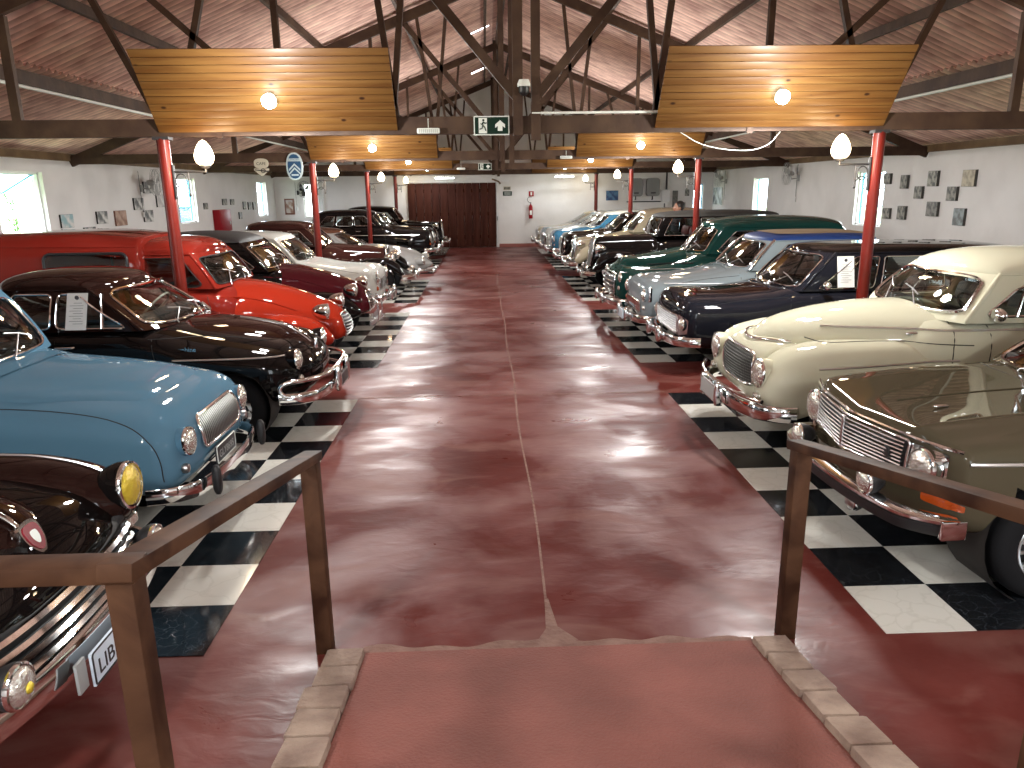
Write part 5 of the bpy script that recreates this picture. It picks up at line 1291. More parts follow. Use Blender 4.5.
def car_r2():
    r = new_car('cream_saloon_car', 2.10, 6.12, pi, 'cream rounded saloon with bulging fenders and a mesh grille', GRP_R)
    body = Loft(-.02, -4.35, [(-4.35,.75),(-3.3,1.0),(-2.2,1.11),(-1.35,1.10),(-.9,.90),(-.4,.80),(-.02,.74)], [(-4.35,.36),(-.5,.30),(-.02,.36)], [(-4.35,.55),(-2.6,.76),(-1.6,.745),(-1.1,.70),(-.5,.68),(-.02,.60)], mid=.5, nu=[(-4.3,3),(-3.3,4.5),(-1.5,4.5),(-1.1,2.8),(0,2.8)], nd=3.2, rf=(.25,2.2), rfz=(.22,2.2), zn=.56)
    hood = Loft(-.17, -1.62, [(-1.62,1.17),(-1.2,1.165),(-.8,1.13),(-.45,1.06),(-.25,.985),(-.17,.93)], [(-1.62,.75),(-.17,.72)], [(-1.62,.72),(-1.0,.54),(-.5,.40),(-.17,.30)], mid=.36, nu=2.15, nd=3, rf=(.28,2.1), rfz=(.16,2.2), zn=.87, rr=(.04,2))
    fl_ = Loft(-.02, -1.75, [(-1.75,.70),(-1.45,.84),(-1.0,.935),(-.55,.935),(-.25,.88),(-.02,.80)], [(-1.75,.36),(-1.1,.42),(-.6,.40),(-.25,.31),(-.02,.36)], [(-1.75,.12),(-1.2,.20),(-.5,.25),(-.02,.23)], yc=.545, mid=.58, nu=2.3, nd=2.8, rf=(.20,2.3), rfz=(.26,2.2), zn=.60)
    fr_ = fl_.mirror()
    for q in (fl_, fr_): q.arch(-.88,.33,.38,.45)
    for q in (body,): q.arch(-.88,.33,.38).arch(-3.45,.33,.36)
    nose = Loft(-.01, -.6, [(-.6,.93),(-.25,.905),(-.1,.86),(-.01,.82)], [(-.6,.4),(-.01,.44)], [(-.6,.5),(-.01,.42)], mid=.55, nu=3.5, nd=4, rf=(.10,2.2), rfz=(.16,2.2), zn=.64)
    s = Surf(body, hood, fl_, fr_, nose); sf = Surf(fl_, fr_)
    body.build('body_shell', P_CREAM, r); hood.build('hood', P_CREAM, r); fl_.build('fender', P_CREAM, r); fr_.build('fender', P_CREAM, r); nose.build('nose_panel', P_CREAM, r)
    for sg in (-1,1):
        well(r, -.88, sg*.76, .38, sg)
        Loft(-2.7, -4.2, [(-4.2,.6),(-3.5,.92),(-3.1,.9),(-2.7,.6)], .36, .2, yc=sg*.58, mid=.5, nu=2.2, nd=3).build('rear_fender', P_CREAM, r)
    wheels(r, -.88, -3.45, .68, .33, .15)
    c = Cabin(1.08, 1.43, (-1.36,-1.68), (-3.7,-3.1), (.715,.575), zroof=1.60, bow=.15, bowr=.3, cr=(2.3,2.3), bulge=.03)
    c.build(r, P_CREAM, quad_r([(-.93,.16),(.93,.16),(.88,.93),(-.88,.93)],.2), [quad_r([(.06,.14),(.40,.14),(.40,.88),(.26,.88),(.14,.66)],.2), quad_r([(.46,.14),(.78,.14),(.68,.88),(.46,.88)],.2)], tr=.015); c.interior(r, wheel=BLACKP)
    # quarter-light divider and sun blind rods seen through the screen
    for sg in (-1,1): MB().tube([c.Sd(.20,.14,sg,.008), c.Sd(.205,.80,sg,.008)], .011, 6).build('quarter_light_bar', CHROME, r)
    wiper(r, c, -.30,.12, -.62,.55); wiper(r, c, .35,.12, .02,.50)
    mirror_(r, s.side(-1.72,1.06,1) or (-1.72,.75,1.06), 1)
    # notice behind the side window
    notice(r, c, 1, -2.13, -2.30, .16, .84)
    out = quad_r([(-.38,.53),(.38,.53),(.35,.80),(-.35,.80)],.2)
    mesh_m = mat('grille_mesh', (.10,.10,.09), rough=.4, metal=.6)
    grille_bars(r, s, out, BLACKP, mesh_m, False, 26, .004, .012, frame=CHROME, fr=.014, vert=11)
    for sg in (-1,1):
        p = s.front(sg*.545,.685); headlamp(r, (p.x+.012, sg*.55, .69), .110, (1,sg*.05,.03), depth=.02, bucket=P_CREAM, bl=.22)
        p = s.front(sg*.56,.505); MB().lathe([(.034,-.02),(.038,.018),(.03,.04),(0,.045)], p, (1,0,0), 16).build('turn_signal', LENS, r)
        strip(r, s, 's', [(-.58,1.015),(-3.2,1.03)], sg, .010)
        strip(r, s, 's', [(-.40,.765),(-1.5,.80)], sg, .008)
        b = MB(); p = s.side(-1.20,.985,sg,.012); b.ell(p,(.055,.012,.014)); b.build('side_badge', CHROME, r)
    seams(r, s, [('s', smooth2([(-.45,.93),(-1.0,.935),(-1.6,.915)]), 1), ('s', smooth2([(-.45,.93),(-1.0,.935),(-1.6,.915)]), -1), ('s', [(-1.48,1.12),(-1.45,.9),(-1.45,.72)], 1), ('s', smooth2([(-1.74,1.10),(-1.73,.8),(-1.70,.40)]), 1), ('s', [(-2.6,1.05),(-2.6,.4)], 1)], .0045)
    # chrome lip of the hood
    b = MB(); P = []
    for k in range(21):
        a = pi*(k/20-.5); y = .34*sin(a); x = -.13-.22*(1-cos(a)); p = s.top(x, y, .008)
        P.append(p if p else Vector((x,y,.93)))
    b.tube(P, [.006]+[.012]*19+[.006], 8); b.build('hood_lip', CHROME, r)
    p = s.front(0,.875,.0); 
    if p: MB().box(p,(.012,.12,.014),None,.004).build('nose_emblem', CHROME, r)
    # bumper: blade plus raised top tube
    bumper(r, .78, .12, .40, h=.13, t=.035, bow=.16, wrap=.22)
    pts = [(.155-.16*abs(y/.76)**2.4, y, .505) for y in [-.74+1.48*k/24 for k in range(25)]]
    MB().tube(pts, .018, 10).build('bumper_tube', CHROME, r)
    for sg in (-1,1): MB().box((.17, sg*.20, .42),(.07,.05,.20),None,.02).build('overrider', CHROME, r)
    plate(r, .20, 0, .425, .40, .14, PLATEG, None, None, frame=CHROME)
    l = MB()
    for k in range(7): l.box((.2085, -.15+.05*k, .42),(.002,.012,.07))
    handle(r, s, -2.4, .96, 1)
car_r2()

def car_r3():
    r, s, c = saloon('black_wagon_car', 2.18, 8.86, pi, 'black estate car with a notice in its side window, behind the nearest right red post', GRP_R, P_NAVYB, roof_m=P_BLACK, grille_bar=SATIN, L=4.4, W_=.79, hood_z=.915, nose_z=.86, cowl_z=.965, belt=.965, roof_z_=1.455, gut=1.375, xf=(-1.20,-1.60), xr=(-4.1,-3.95), Wc=(.73,.63), bow=.13, hood_rise=.012, lampz=.60, lampy=.62, lampr=.07, grille=('h',-.50,.50,.47,.68,7,.03), bump_z=.41, rf=(.16,2.6), rfz=(.16,2.2), nu=4.0, cr=(3.2,3.0), bowr=.06,
      sides=[quad_r([(.06,.07),(.30,.07),(.30,.90),(.15,.90)],.1), quad_r([(.33,.07),(.60,.07),(.60,.90),(.33,.90)],.08), quad_r([(.64,.07),(.93,.07),(.93,.90),(.64,.90)],.08)], hoodm=P_BLACK2, rear_drop=.03, hoodw=.58)
    for sg in (-1,1):
        V, Fc = patch(lambda y, z, d: s.front(y, z, d), quad_r([(sg*.51,.45),(sg*.70,.50),(sg*.71,.66),(sg*.51,.70)],.12), .012, .04); ob('headlamp_panel', V, Fc, mat('pinkish_lens%d' % sg,(.42,.28,.27),rough=.15,metal=.6), r)
    notice(r, c, 1, -1.74, -1.93, .10, .92)
    for sg in (-1,1):
        MB().tube([c.Sd(.145,.07,sg,.006), c.Sd(.19,.90,sg,.006)], .010, 6).build('quarter_light_bar', CHROME, r)
    mirror_(r, s.side(-1.55,.95,1) or (-1.55,.78,.95), 1)
    MB().tube([(.15,.25,.50),(.19,.25,.58),(.15,.25,.66)], .014, 8).build('bumper_hoop', CHROME, r)
car_r3()

def car_r4():
    r, s, c = saloon('grey_convertible_car', 2.10, 10.52, pi, 'pale blue grey car with a blue canvas top and white number plate', GRP_R, P_LGREY, roof_m=P_BLUETOP, L=4.5, W_=.78, hood_z=.93, nose_z=.84, cowl_z=1.02, belt=1.02, roof_z_=1.50, gut=1.40, xf=(-1.28,-1.64), xr=(-3.6,-3.3), Wc=(.72,.60), bow=.14, hood_rise=.02, lampz=.70, lampy=.60, lampr=.08, grille=('v',-.46,.46,.43,.60,30,.03), bump_z=.38, rf=(.14,2.6), rfz=(.14,2.4), nu=3.4, cr=(3.0,2.8), hoodw=.55,
      sides=[quad_r([(.06,.07),(.42,.07),(.42,.88),(.17,.88)],.1), quad_r([(.46,.07),(.86,.07),(.80,.88),(.46,.88)],.1)], gbg=P_SILVER)
    # tan panel along the middle of the canvas top
    vs = []; fs = []; V, Fc = c.roof; sr = Surf((V, Fc))
    P, Fq = patch(lambda x, y, d: sr.top(x, y, d), rrect(-3.4,-1.85,-.48,.45,.12), .014, .08); ob('roof_centre_panel', P, Fq, P_TAN, r)
    for sg in (-1,1):
        MB().box((s.front(sg*.70,.72) or Vector((-.05,sg*.70,.72)),)[0],(.05,.05,.20),None,.018).build('lamp_bezel', CHROME, r)
    plate(r, .19, .10, .40, .38, .13, PLATEW, None, None, label='white number plate with dark letters')
    p = [o for o in kids(r) if o.name.startswith('license_plate')][-1]
    text_mesh('V', .13, PLATEB, 'plate_lettering', p, Matrix.Translation((.20,.0,.395)) @ Matrix.Rotation(pi/2,4,'Z') @ Matrix.Rotation(pi/2,4,'X') @ Matrix.Translation((-.02,0,0)))
    for sg in (-1,1): strip(r, s, 's', [(-.3,.86),(-4.0,.86)], sg, .007)
    for sg in (-1,1): MB().tube([c.F(sg,h/6,.012) for h in range(7)], .022, 8).build('windshield_pillar', CHROME, r)
car_r4()

def car_r5():
    r, s, c = saloon('green_wagon_car', 2.02, 12.2, pi, 'bottle green estate with a divided windshield and stacked chrome grille bars', GRP_R, P_GREEN, L=4.4, W_=.80, hood_z=.95, nose_z=.88, cowl_z=1.06, belt=1.10, roof_z_=1.66, gut=1.50, xf=(-1.25,-1.55), xr=(-4.0,-3.7), Wc=(.72,.60), bow=.16, hood_rise=.11, lampz=.76, lampy=.62, lampr=.08, grille=('h',-.46,.46,.42,.80,5,.08), bump_z=.38, rf=(.2,2.3), rfz=(.2,2.2), nu=2.4, cr=(2.6,2.4), hoodw=.42,
      sides=[quad_r([(.05,.07),(.28,.07),(.28,.86),(.12,.86)],.15), quad_r([(.33,.07),(.58,.07),(.58,.86),(.33,.86)],.15)])
    MB().tube([c.F(0,h/6,.01) for h in range(7)], .014, 8).build('windshield_divider', CHROME, r)
    b = MB()
    for k in range(5):
        z = .46+.072*k; P = [s.front(y, z, .03) for y in [-.44+.88*q/14 for q in range(15)]]; P = [p for p in P if p]; b.tube(P, .018, 8)
    b.build('heavy_grille_bars', CHROME, r)
    for sg in (-1,1):
        l = MB(); line_on(lambda u, v, d: s.side(u, v, sg, d), [(-.55,.93),(-1.2,.97)], .004, .012, l); 
        if l.v: l.build('hood_side_louvre', BLACKP, r)
        strip(r, s, 's', [(-.4,.86),(-1.3,.9)], sg, .007)
    MB().ell(s.top(-.20,0,.02),(.07,.014,.03)).build('hood_ornament', CHROME, r)
car_r5()
vintage('black_open_tourer_car', 2.16, 15.60, pi, 'black vintage tourer with a folding canvas roof, red seats and a grey radiator', GRP_R, P_BLACK, P_BLACK, mat('black_hood_cloth',(.025,.024,.022),rough=.75), L=4.6, hz=1.17, noz=1.15, hw=.32, roofz=1.66, belt=1.16, gut=1.54, xf=(-1.25,-1.38), xr=(-4.0,-3.9), Wc=(.62,.60), radz=(.42,1.12), radlean=.16, rad='plain', seat=SEATR, fz=.88, lampz=.92, lampy=.48, lampx=-.1, radm=mat('radiator_core',(.22,.22,.21),rough=.45,metal=.5), cowl=1.16,
   sides=[quad_r([(.05,.06),(.30,.06),(.30,.94),(.08,.94)],.06), quad_r([(.34,.06),(.62,.06),(.62,.94),(.34,.94)],.06)])
vintage('beige_vintage_car', 2.06, 17.66, pi, 'beige rounded saloon with separate fenders, behind the black tourer', GRP_R, P_BEIGE, P_BEIGE, P_BEIGE, L=4.4, hz=1.08, noz=1.0, hw=.40, roofz=1.67, belt=1.14, gut=1.50, xf=(-1.25,-1.58), xr=(-3.7,-3.2), Wc=(.66,.57), radz=(.45,.98), radlean=.12, rad='plain', fz=.90, fendw=.24, fy=.60, lampz=.86, lampy=.45, lampx=-.06, split=True)
saloon('black_saloon_car', 1.98, 19.75, pi, 'black saloon with an upright chrome grille, next beyond the beige car', GRP_R, P_BLACK, L=4.4, W_=.80, hood_z=1.02, nose_z=.96, cowl_z=1.08, belt=1.08, gut=1.40, roof_z_=1.52, xf=(-1.2,-1.55), lampz=.74, lampy=.60, lampr=.09, grille=('h',-.24,.24,.48,.90,10,.08), bump_z=.42, hood_rise=.03, hoodw=.38, stripz=.82)
saloon('blue_saloon_car', 1.95, 22.28, pi, 'mid blue saloon between the black saloon and the pale grey one', GRP_R, P_SKY, roof_m=P_PALE, L=4.3, W_=.79, hood_z=.97, nose_z=.92, cowl_z=1.04, belt=1.04, gut=1.38, roof_z_=1.50, xf=(-1.2,-1.6), lampz=.72, lampy=.58, lampr=.09, grille=('h',-.36,.36,.50,.80,8,.06), bump_z=.41, hood_rise=.02)
saloon('pale_grey_saloon_car', 1.90, 23.88, pi, 'pale grey saloon, third car from the far end of the right row', GRP_R, P_PALE, L=4.2, W_=.78, hood_z=.93, nose_z=.88, cowl_z=1.0, belt=1.0, gut=1.34, roof_z_=1.45, xf=(-1.15,-1.65), lampz=.68, lampy=.58, lampr=.085, grille=('v',-.40,.40,.50,.76,20,.05), bump_z=.41, hood_rise=.02)
saloon('light_blue_saloon_car', 1.88, 25.48, pi, 'light blue white saloon, second car from the far end of the right row', GRP_R, paint('pale_sky_paint',(.32,.42,.46)), L=4.2, W_=.78, hood_z=.90, nose_z=.85, cowl_z=.96, belt=.97, gut=1.30, roof_z_=1.41, xf=(-1.15,-1.7), lampz=.66, lampy=.58, lampr=.085, grille=('h',-.45,.45,.50,.74,6,.05), bump_z=.40, hood_rise=.0)
saloon('beige_saloon_car', 1.84, 27.08, pi, 'pale beige saloon, the farthest car of the right row by the back wall', GRP_R, P_BEIGE, L=4.1, W_=.78, hood_z=.86, nose_z=.82, cowl_z=.93, belt=.94, gut=1.27, roof_z_=1.37, xf=(-1.15,-1.7), lampz=.64, lampy=.60, lampr=.08, grille=('h',-.50,.50,.50,.76,6,.05), bump_z=.38, hood_rise=.0)
# ================================================================== RAILINGS
def railing(name, sg, x, label):
    e = empty(name, (x, 3.11, 0)); tag(e, label, 'railing')
    yb = -1.55 if sg < 0 else -1.50    # second post, relative
    z0, z1 = 1.0, 1.31
    MB().box((0,0,.47),(.075,.075,.97),None,.006).build('post', RAILWOOD, e)
    MB().box((sg*.045,yb+.0,.62),(.062,.07,1.30),None,.006).build('post', RAILWOOD, e)
    dz = (z1-z0)/(-yb)
    b = MB(); b.beam((0,.075,z0-.033-.075*dz),(sg*.045,yb-.045,z1-.033+.045*dz),.082,.044,bev=.006)
    b.build('handrail', RAILWOOD, e)
    b = MB(); b.beam((sg*.005,yb,z1-.035),(sg*2.4,yb+.02,z1-.035),.078,.044,bev=.006); b.build('handrail', RAILWOOD, e)
    MB().box((sg*2.3,yb,.62),(.085,.085,1.24),None,.006).build('post', RAILWOOD, e)
railing('wooden_railing', -1, -.795, 'brown wooden railing on the left of the ramp, its cross rail before the black car')
railing('wooden_railing', 1, 1.41, 'brown wooden railing on the right of the ramp, before the olive car')

# ================================================================== BACK WALL FITTINGS
Yb = YE
d = empty('door_1', (-1.21, Yb-.10, 0)); struct(d)
for k in range(11):
    w = 3.30/11; MB().box((-1.65+w*(k+.5),0,1.20),(w-.012,.05,2.36),None,.004).build('door_board', DOORWOOD, d)
for zz in (.4,1.25,2.1): MB().box((0,.035,zz),(3.3,.03,.12)).build('door_rail', DOORWOOD, d)
MB().tube([(1.70,-.06,1.0),(1.70,-.06,1.15)],.012,8).build('door_handle', IRON, d)
t = MB().box((-1.0,Yb-.12,2.44),(3.9,.06,.06)); struct(t.build('trim_5', WHITEP, smooth=False))
struct(MB().box((.50,Yb-.02,1.2),(.09,.05,2.4)).build('trim_6', WHITEP, smooth=False))
tag(MB().tube([(.30,Yb-.12,2.50),(.55,Yb-.13,2.42),(.62,Yb-.12,2.33)],.035,8).build('camera_bracket', OLIVEWOOD), 'small bracket above the right top corner of the brown door', 'bracket')
def exting(x):
    e = empty('fire_extinguisher', (x, Yb-.105, 1.05)); tag(e, 'red fire extinguisher hung on the back wall right of the brown door', 'extinguisher')
    MB().lathe([(0,0),(.065,0),(.075,.02),(.075,.42),(.06,.48),(.025,.52),(.02,.55),(0,.55)],(0,0,0),(0,0,1),20).build('cylinder', FIRERED, e)
    MB().box((0,-.02,.58),(.03,.12,.04),None,.006).build('valve_handle', IRON, e)
    MB().tube(smooth2([(0,-.03,.56),(-.10,-.03,.62),(-.14,-.03,.72),(-.06,-.02,.80),(.04,-.01,.79)],it=2),.010,6).build('hose', IRON, e)
    MB().box((0,-.072,.22),(.09,.008,.16)).build('label', SIGNW, e)
    MB().box((0,.088,.3),(.05,.03,.3)).build('wall_bracket', IRON, e)
exting(1.75)
def sign_y(name, x, z, w, h, y, m, label, cat='sign'):
    e = empty(name, (x, y, z)); tag(e, label, cat); MB().box((0,0,0),(w,.012,h),None,.002).build('board', m, e); return e
RX = Matrix.Rotation(pi/2,4,'X')
e = sign_y('extinguisher_sign', 1.78, 1.96, .19, .19, Yb-.01, FIRERED, 'small square red extinguisher sign above the fire extinguisher')
MB().box((0,-.008,0),(.06,.003,.12)).build('pictogram', SIGNW, e)
e = sign_y('notice_sign', .87, 2.17, .28, .14, Yb-.01, CREAMS, 'small pale sign above the green one, right of the brown door')
b = MB(); [b.box((-.1+.05*k,-.008,0),(.03,.003,.09)) for k in range(5)]; b.build('lettering', GREENS, e)
e = sign_y('notice_sign', .88, 1.98, .34, .16, Yb-.01, GREENS, 'small dark green sign below the pale one, right of the brown door')
b = MB(); [b.box((0,-.008,-.04+.04*k),(.24,.003,.012)) for k in range(3)]; b.build('lettering', SIGNW, e)
# fluorescent battens near the back wall
for x, lb in ((-1.62,'left'),(2.75,'right')):
    e = empty('tube_light', (x+.2, 28.02, 2.55)); tag(e, 'bright fluorescent tube light under the far truss, on the %s of the middle' % lb, 'light', 'fluorescent tube lights')
    MB().box((0,0,.04),(.7,.08,.03)).build('fixture', SIGNW, e); MB().tube([(-.34,0,0),(.34,0,0)],.024,10).build('tube', TUBE, e)
    MB().tube([(0,0,.05),(0,.04,.2)],.006,6).build('hanger', IRON, e)
# wall heaters and pipework
for k, x in enumerate((5.72,6.36)):
    e = empty('wall_heater', (x, Yb-.14, 1.82)); tag(e, 'grey rounded wall unit above the pipes, ' + ('left' if k == 0 else 'right')+' one of the two', 'heater', 'grey wall units')
    P = [(a, b_) for a, b_ in rrect(-.24,.24,0,.66,.10)]; MB().poly([(a,.12,b_) for a, b_ in P], .24, (0,-1,0)).build('casing', mat('grey_casing%d' % k,(.20,.20,.195),rough=.45), e, smooth=False)
    MB().tube([(0,0,0),(0,0,-.12),(0,.08,-.12)],.025,8).build('outlet', IRON, e); MB().box((0,-.13,.12),(.18,.02,.05)).build('control_panel', IRON, e)
b = MB(); b.tube([(5.4,Yb-.06,1.62),(6.70,Yb-.06,1.62)],.02,8); b.tube([(6.9,Yb-.05,2.06),(6.9,Yb-.05,2.68)],.03,8); b.tube([(6.85,Yb-.05,1.55),(6.85,Yb-.05,.9)],.02,8)
tag(b.build('water_pipes', IRON), 'dark pipework below the grey wall units on the back wall', 'pipe')
tag(MB().box((6.88,Yb-.07,1.82),(.30,.13,.42),None,.01).build('electric_box', WHITEP), 'white electric box on the back wall beside the grey wall units', 'box')
# framed pictures
PICM = {}
def picm(c1, c2, sc=9):
    k = (c1, c2)
    if k not in PICM: PICM[k] = mat('printed_picture_%d' % len(PICM), c1, rough=.5, var=(sc, c2, .42, .6))
    return PICM[k]
def pic(P, nrm, w, h, label, m, frame=None, border=.0, group=None, cat='picture', name='wall_picture', th=.03):
    e = empty(name, P, atan2(nrm[1], nrm[0])); tag(e, label, cat, group)
    MB().box((th/2,0,0),(th,w,h),None,.002).build('frame', frame or BLACKP, e)
    MB().box((th+.002,0,0),(.004,w-border*2-.008,h-border*2-.008)).build('print', m, e, smooth=False)
    return e
NL = (1,0,0); NR = (-1,0,0); NB = (0,-1,0)
W1 = (.66,.66,.63); G1 = (.10,.11,.11); SK = (.40,.55,.58)
for (y, z, w, h, m, fr, lb) in [
    (14.41,1.64,.34,.34,picm(W1,(.25,.42,.46),5),None,'small print with a teal car, on the left wall next to the nearest window'),
    (15.73,1.66,.34,.34,picm(W1,G1,5),None,'small black and white car print, left of the brown framed picture'),
    (16.52,1.62,.40,.44,picm((.25,.13,.08),(.45,.30,.22),7),mat('brown_frame',(.16,.06,.035),rough=.5),'brown framed picture on the left wall'),
    (15.18,1.40,.34,.26,picm(W1,G1,5),None,'small print on the left wall, half hidden behind the red van roof'),
    (18.05,2.26,.40,.36,picm(W1,G1,5),None,'small print on the left wall just under the wall fan'),
    (17.45,1.90,.38,.36,picm(W1,G1,5),None,'small print on the left wall below and left of the fan'),
    (18.65,1.95,.38,.40,picm(W1,(.45,.45,.44),5),None,'small pale print on the left wall beside the nearest red post'),
    (17.88,1.62,.38,.36,picm(W1,G1,5),None,'small print on the left wall, lowest under the fan'),
    (21.57,1.77,.22,.24,picm((.35,.33,.28),G1),None,'tiny print on the left wall left of the red cabinet'),
    (23.16,1.86,.30,.26,picm((.35,.33,.28),G1),None,'tiny print on the left wall above the red cabinet'),
    (23.85,1.85,.26,.24,picm((.45,.43,.38),G1),None,'tiny print on the left wall, upper right of the red cabinet'),
    (25.02,1.72,.22,.34,picm((.35,.33,.28),G1),None,'narrow print on the left wall, first of the three in a line'),
    (25.54,1.70,.22,.34,picm((.35,.33,.28),G1),None,'narrow print on the left wall, middle of the three in a line'),
    (26.05,1.69,.22,.34,picm((.35,.33,.28),G1),None,'narrow print on the left wall, last of the three in a line before the window'),
    (24.51,1.42,.22,.30,picm((.35,.33,.28),G1),None,'narrow print on the left wall, low beside the red cabinet')]:
    pic((XL,y,z), NL, w*1.25, h*.72, lb, m, fr, group='pictures on the left wall')
T1 = (.30,.30,.26); T2 = (.08,.085,.08)
for (y, z, w, h, m, lb) in [
    (16.19,2.24,.26,.26,picm(T1,T2,12),'small tile picture on the right wall, upper one next to the window'),
    (15.51,2.17,.24,.32,picm(T1,T2,12),'narrow dark tile picture on the right wall, second from the window, top'),
    (14.51,2.22,.30,.34,picm((.36,.37,.31),T2,12),'grey tile picture on the right wall, top middle'),
    (13.41,2.21,.34,.34,picm((.50,.46,.34),(.30,.27,.2),12),'cream tile picture high on the right wall, nearest the camera'),
    (14.95,1.96,.26,.28,picm(T1,T2,12),'small tile picture on the right wall, middle line, farther one'),
    (13.85,1.94,.28,.30,picm(T1,T2,12),'small tile picture on the right wall, middle line, nearer one'),
    (15.48,1.55,.28,.32,picm(T1,T2,12),'dark tile picture on the right wall, second from the window, bottom'),
    (16.07,1.52,.26,.26,picm((.40,.39,.34),T2,12),'small pale tile picture on the right wall, lower one next to the window'),
    (14.41,1.65,.34,.32,picm((.24,.24,.22),T2,12),'wide tile picture low on the right wall'),
    (13.55,1.53,.30,.36,picm((.14,.16,.16),(.30,.36,.37),9),'dark blue grey tile picture low on the right wall, nearest the camera')]:
    pic((XR,y,z), NR, w*1.05, h*.85, lb, m, mat('tile_edge',(.06,.06,.055),rough=.6) if 'tile_edge' not in bpy.data.materials else bpy.data.materials['tile_edge'], group='tile pictures on the right wall', th=.05)
pic((XR,28.1,1.80), NR, 1.1, .62, 'large black and white poster of a fountain on the right wall by the far corner', picm((.07,.08,.08),(.42,.45,.44),3.5), SIGNW, cat='poster', name='wall_poster', th=.02)
pic((4.85,Yb,1.86), NB, .46, .36, 'small blue poster on the back wall, left of the grey wall units', picm((.02,.06,.18),(.08,.20,.36),6), None, cat='poster', name='wall_poster', th=.02)
pic((7.26,Yb,1.70), NB, .20, .62, 'tall narrow dark print on the back wall right of the electric box', picm((.16,.15,.13),T2,12), None)
pic((7.71,Yb,1.93), NB, .16, .24, 'small print on the back wall, upper one left of the narrow window', picm(T1,T2,12), None)
pic((7.58,Yb,1.46), NB, .16, .24, 'small print on the back wall, lower one left of the narrow window', picm(T1,T2,12), None)
pic((-7.29,Yb,1.60), NB, .36, .58, 'brown framed picture on the back wall beside the left window', picm((.5,.45,.4),(.25,.13,.09),6), bpy.data.materials['brown_frame'], border=.05)
# red hydrant cabinet
e = empty('fire_cabinet', (XL+.11, 22.55, 1.34)); tag(e, 'red fire hose cabinet on the left wall', 'cabinet')
MB().box((0,0,0),(.2,.95,.62),None,.01).build('cabinet_body', FIRERED, e); MB().box((.105,0,0),(.012,.88,.56),None,.004).build('door', FIRERED, e); MB().ell((.12,.30,-.08),(.01,.05,.05)).build('door_label', SIGNW, e)
# wall fans
def fan(P, rz, label, dark=False, tilt=.0, sp=1.0):
    e = empty('wall_fan', P, rz); tag(e, label, 'fan')
    m = IRON if dark else PLATEG
    MB().box((.02,0,-.12),(.04,.10,.16),None,.005).build('wall_plate', m, e)
    MB().tube([(.03,0,-.12),(.20,0,-.14),(.26,0,-.02)],.015,8).build('arm', m, e)
    MB().lathe([(0,-.14),(.05,-.13),(.07,-.06),(.065,.0),(.03,.03),(0,.03)],(.28,0,0),(1,0,0),16).build('motor', m, e)
    g = MB(); R = .30*sp
    for (rr, xx) in ((R,.0),(R*.97,.05),(R*.97,-.05)): g.tube([(.34+xx, rr*cos(a), rr*sin(a)) for a in [2*pi*k/32 for k in range(32)]], .004, 5, closed=True)
    for k in range(24):
        a = 2*pi*k/24
        for s2 in (1,-1): g.tube([(.34+s2*.07, .04*cos(a), .04*sin(a)),(.34+s2*.075, R*.6*cos(a), R*.6*sin(a)),(.34+s2*.01, R*cos(a), R*sin(a))], .0022, 4)
    g.build('guard', m, e)
    for k in range(3):
        a = 2*pi*k/3+.4; c, s_ = cos(a), sin(a); b = MB(); V = []
        for (rr, w) in ((.03,.03),(R*.4,.07),(R*.75,.085),(R*.86,.05)):
            for q in (-1,1): V.append((.34+q*.02, rr*c-q*w*s_, rr*s_+q*w*c))
        b.add(V, [[0,1,3,2],[2,3,5,4],[4,5,7,6]]); b.build('blade', m, e)
    MB().tube([(.02,-.12,.25),(.02,-.12,-.5),(.02,-.10,-.62)],.006,5).build('cord', IRON, e)
    MB().box((.02,-.10,-.70),(.03,.06,.12)).build('switch', WHITEP, e)
fan((XL,17.7,2.36), .15, 'grey wall fan on the left wall above the small prints')
fan((XL+.85,Yb,2.22), -pi/2+1.0, 'black wall fan on the back wall left of the narrow window', True)
fan((XR,20.9,2.45), pi-.1, 'grey wall fan on the right wall between the windows')
fan((XR,27.2,2.44), pi+.1, 'grey wall fan on the right wall above the fountain poster')

# ================================================================== SIGNS HUNG FROM THE TRUSSES
def exit_sign(x, y, z, w, h, label):
    e = empty('exit_sign', (x, y, z)); tag(e, label, 'sign', None)
    MB().box((0,0,0),(w,.012,h),None,.002).build('board', SIGNW, e)
    MB().box((0,-.008,0),(w*.94,.004,h*.88)).build('green_field', GREENS, e, smooth=False)
    MB().box((-w*.245,-.0115,0),(w*.235,.003,h*.80)).build('doorway', SIGNW, e, smooth=False)
    k = w/.36; f = MB(); cx = -w*.235
    f.lathe([(.011*k,0),(.011*k,.002),(0,.002)],(cx+.002*k,-.0135,.052*k),(0,-1,0),12)
    def L(*p): f.tube([(cx+a*k,-.0145,b*k) for a, b in p],.0055*k,5)
    L((0,.038),(-.004,.005)); L((0,.036),(.018,.022),(.036,.026)); L((0,.034),(-.014,.012),(-.026,.02)); L((-.004,.005),(.016,-.018),(.026,-.05)); L((-.004,.005),(-.012,-.028),(-.038,-.034))
    f.build('running_figure', GREENS, e)
    a = [(0,.052),(.050,.010),(.050,-.024),(.024,-.004),(.024,-.052),(-.024,-.052),(-.024,-.004),(-.050,-.024),(-.050,.010)]
    MB().poly([(w*.24+p*k,-.0105,q*k) for p, q in a],.002,(0,-1,0)).build('arrow', SIGNW, e, smooth=False)
exit_sign(.09, 7.925, 2.735, .36, .185, 'green exit sign with a running figure and an up arrow, on the nearest tie beam')
exit_sign(.04, 21.33, 2.74, .36, .185, 'small far green exit sign on the third tie beam')
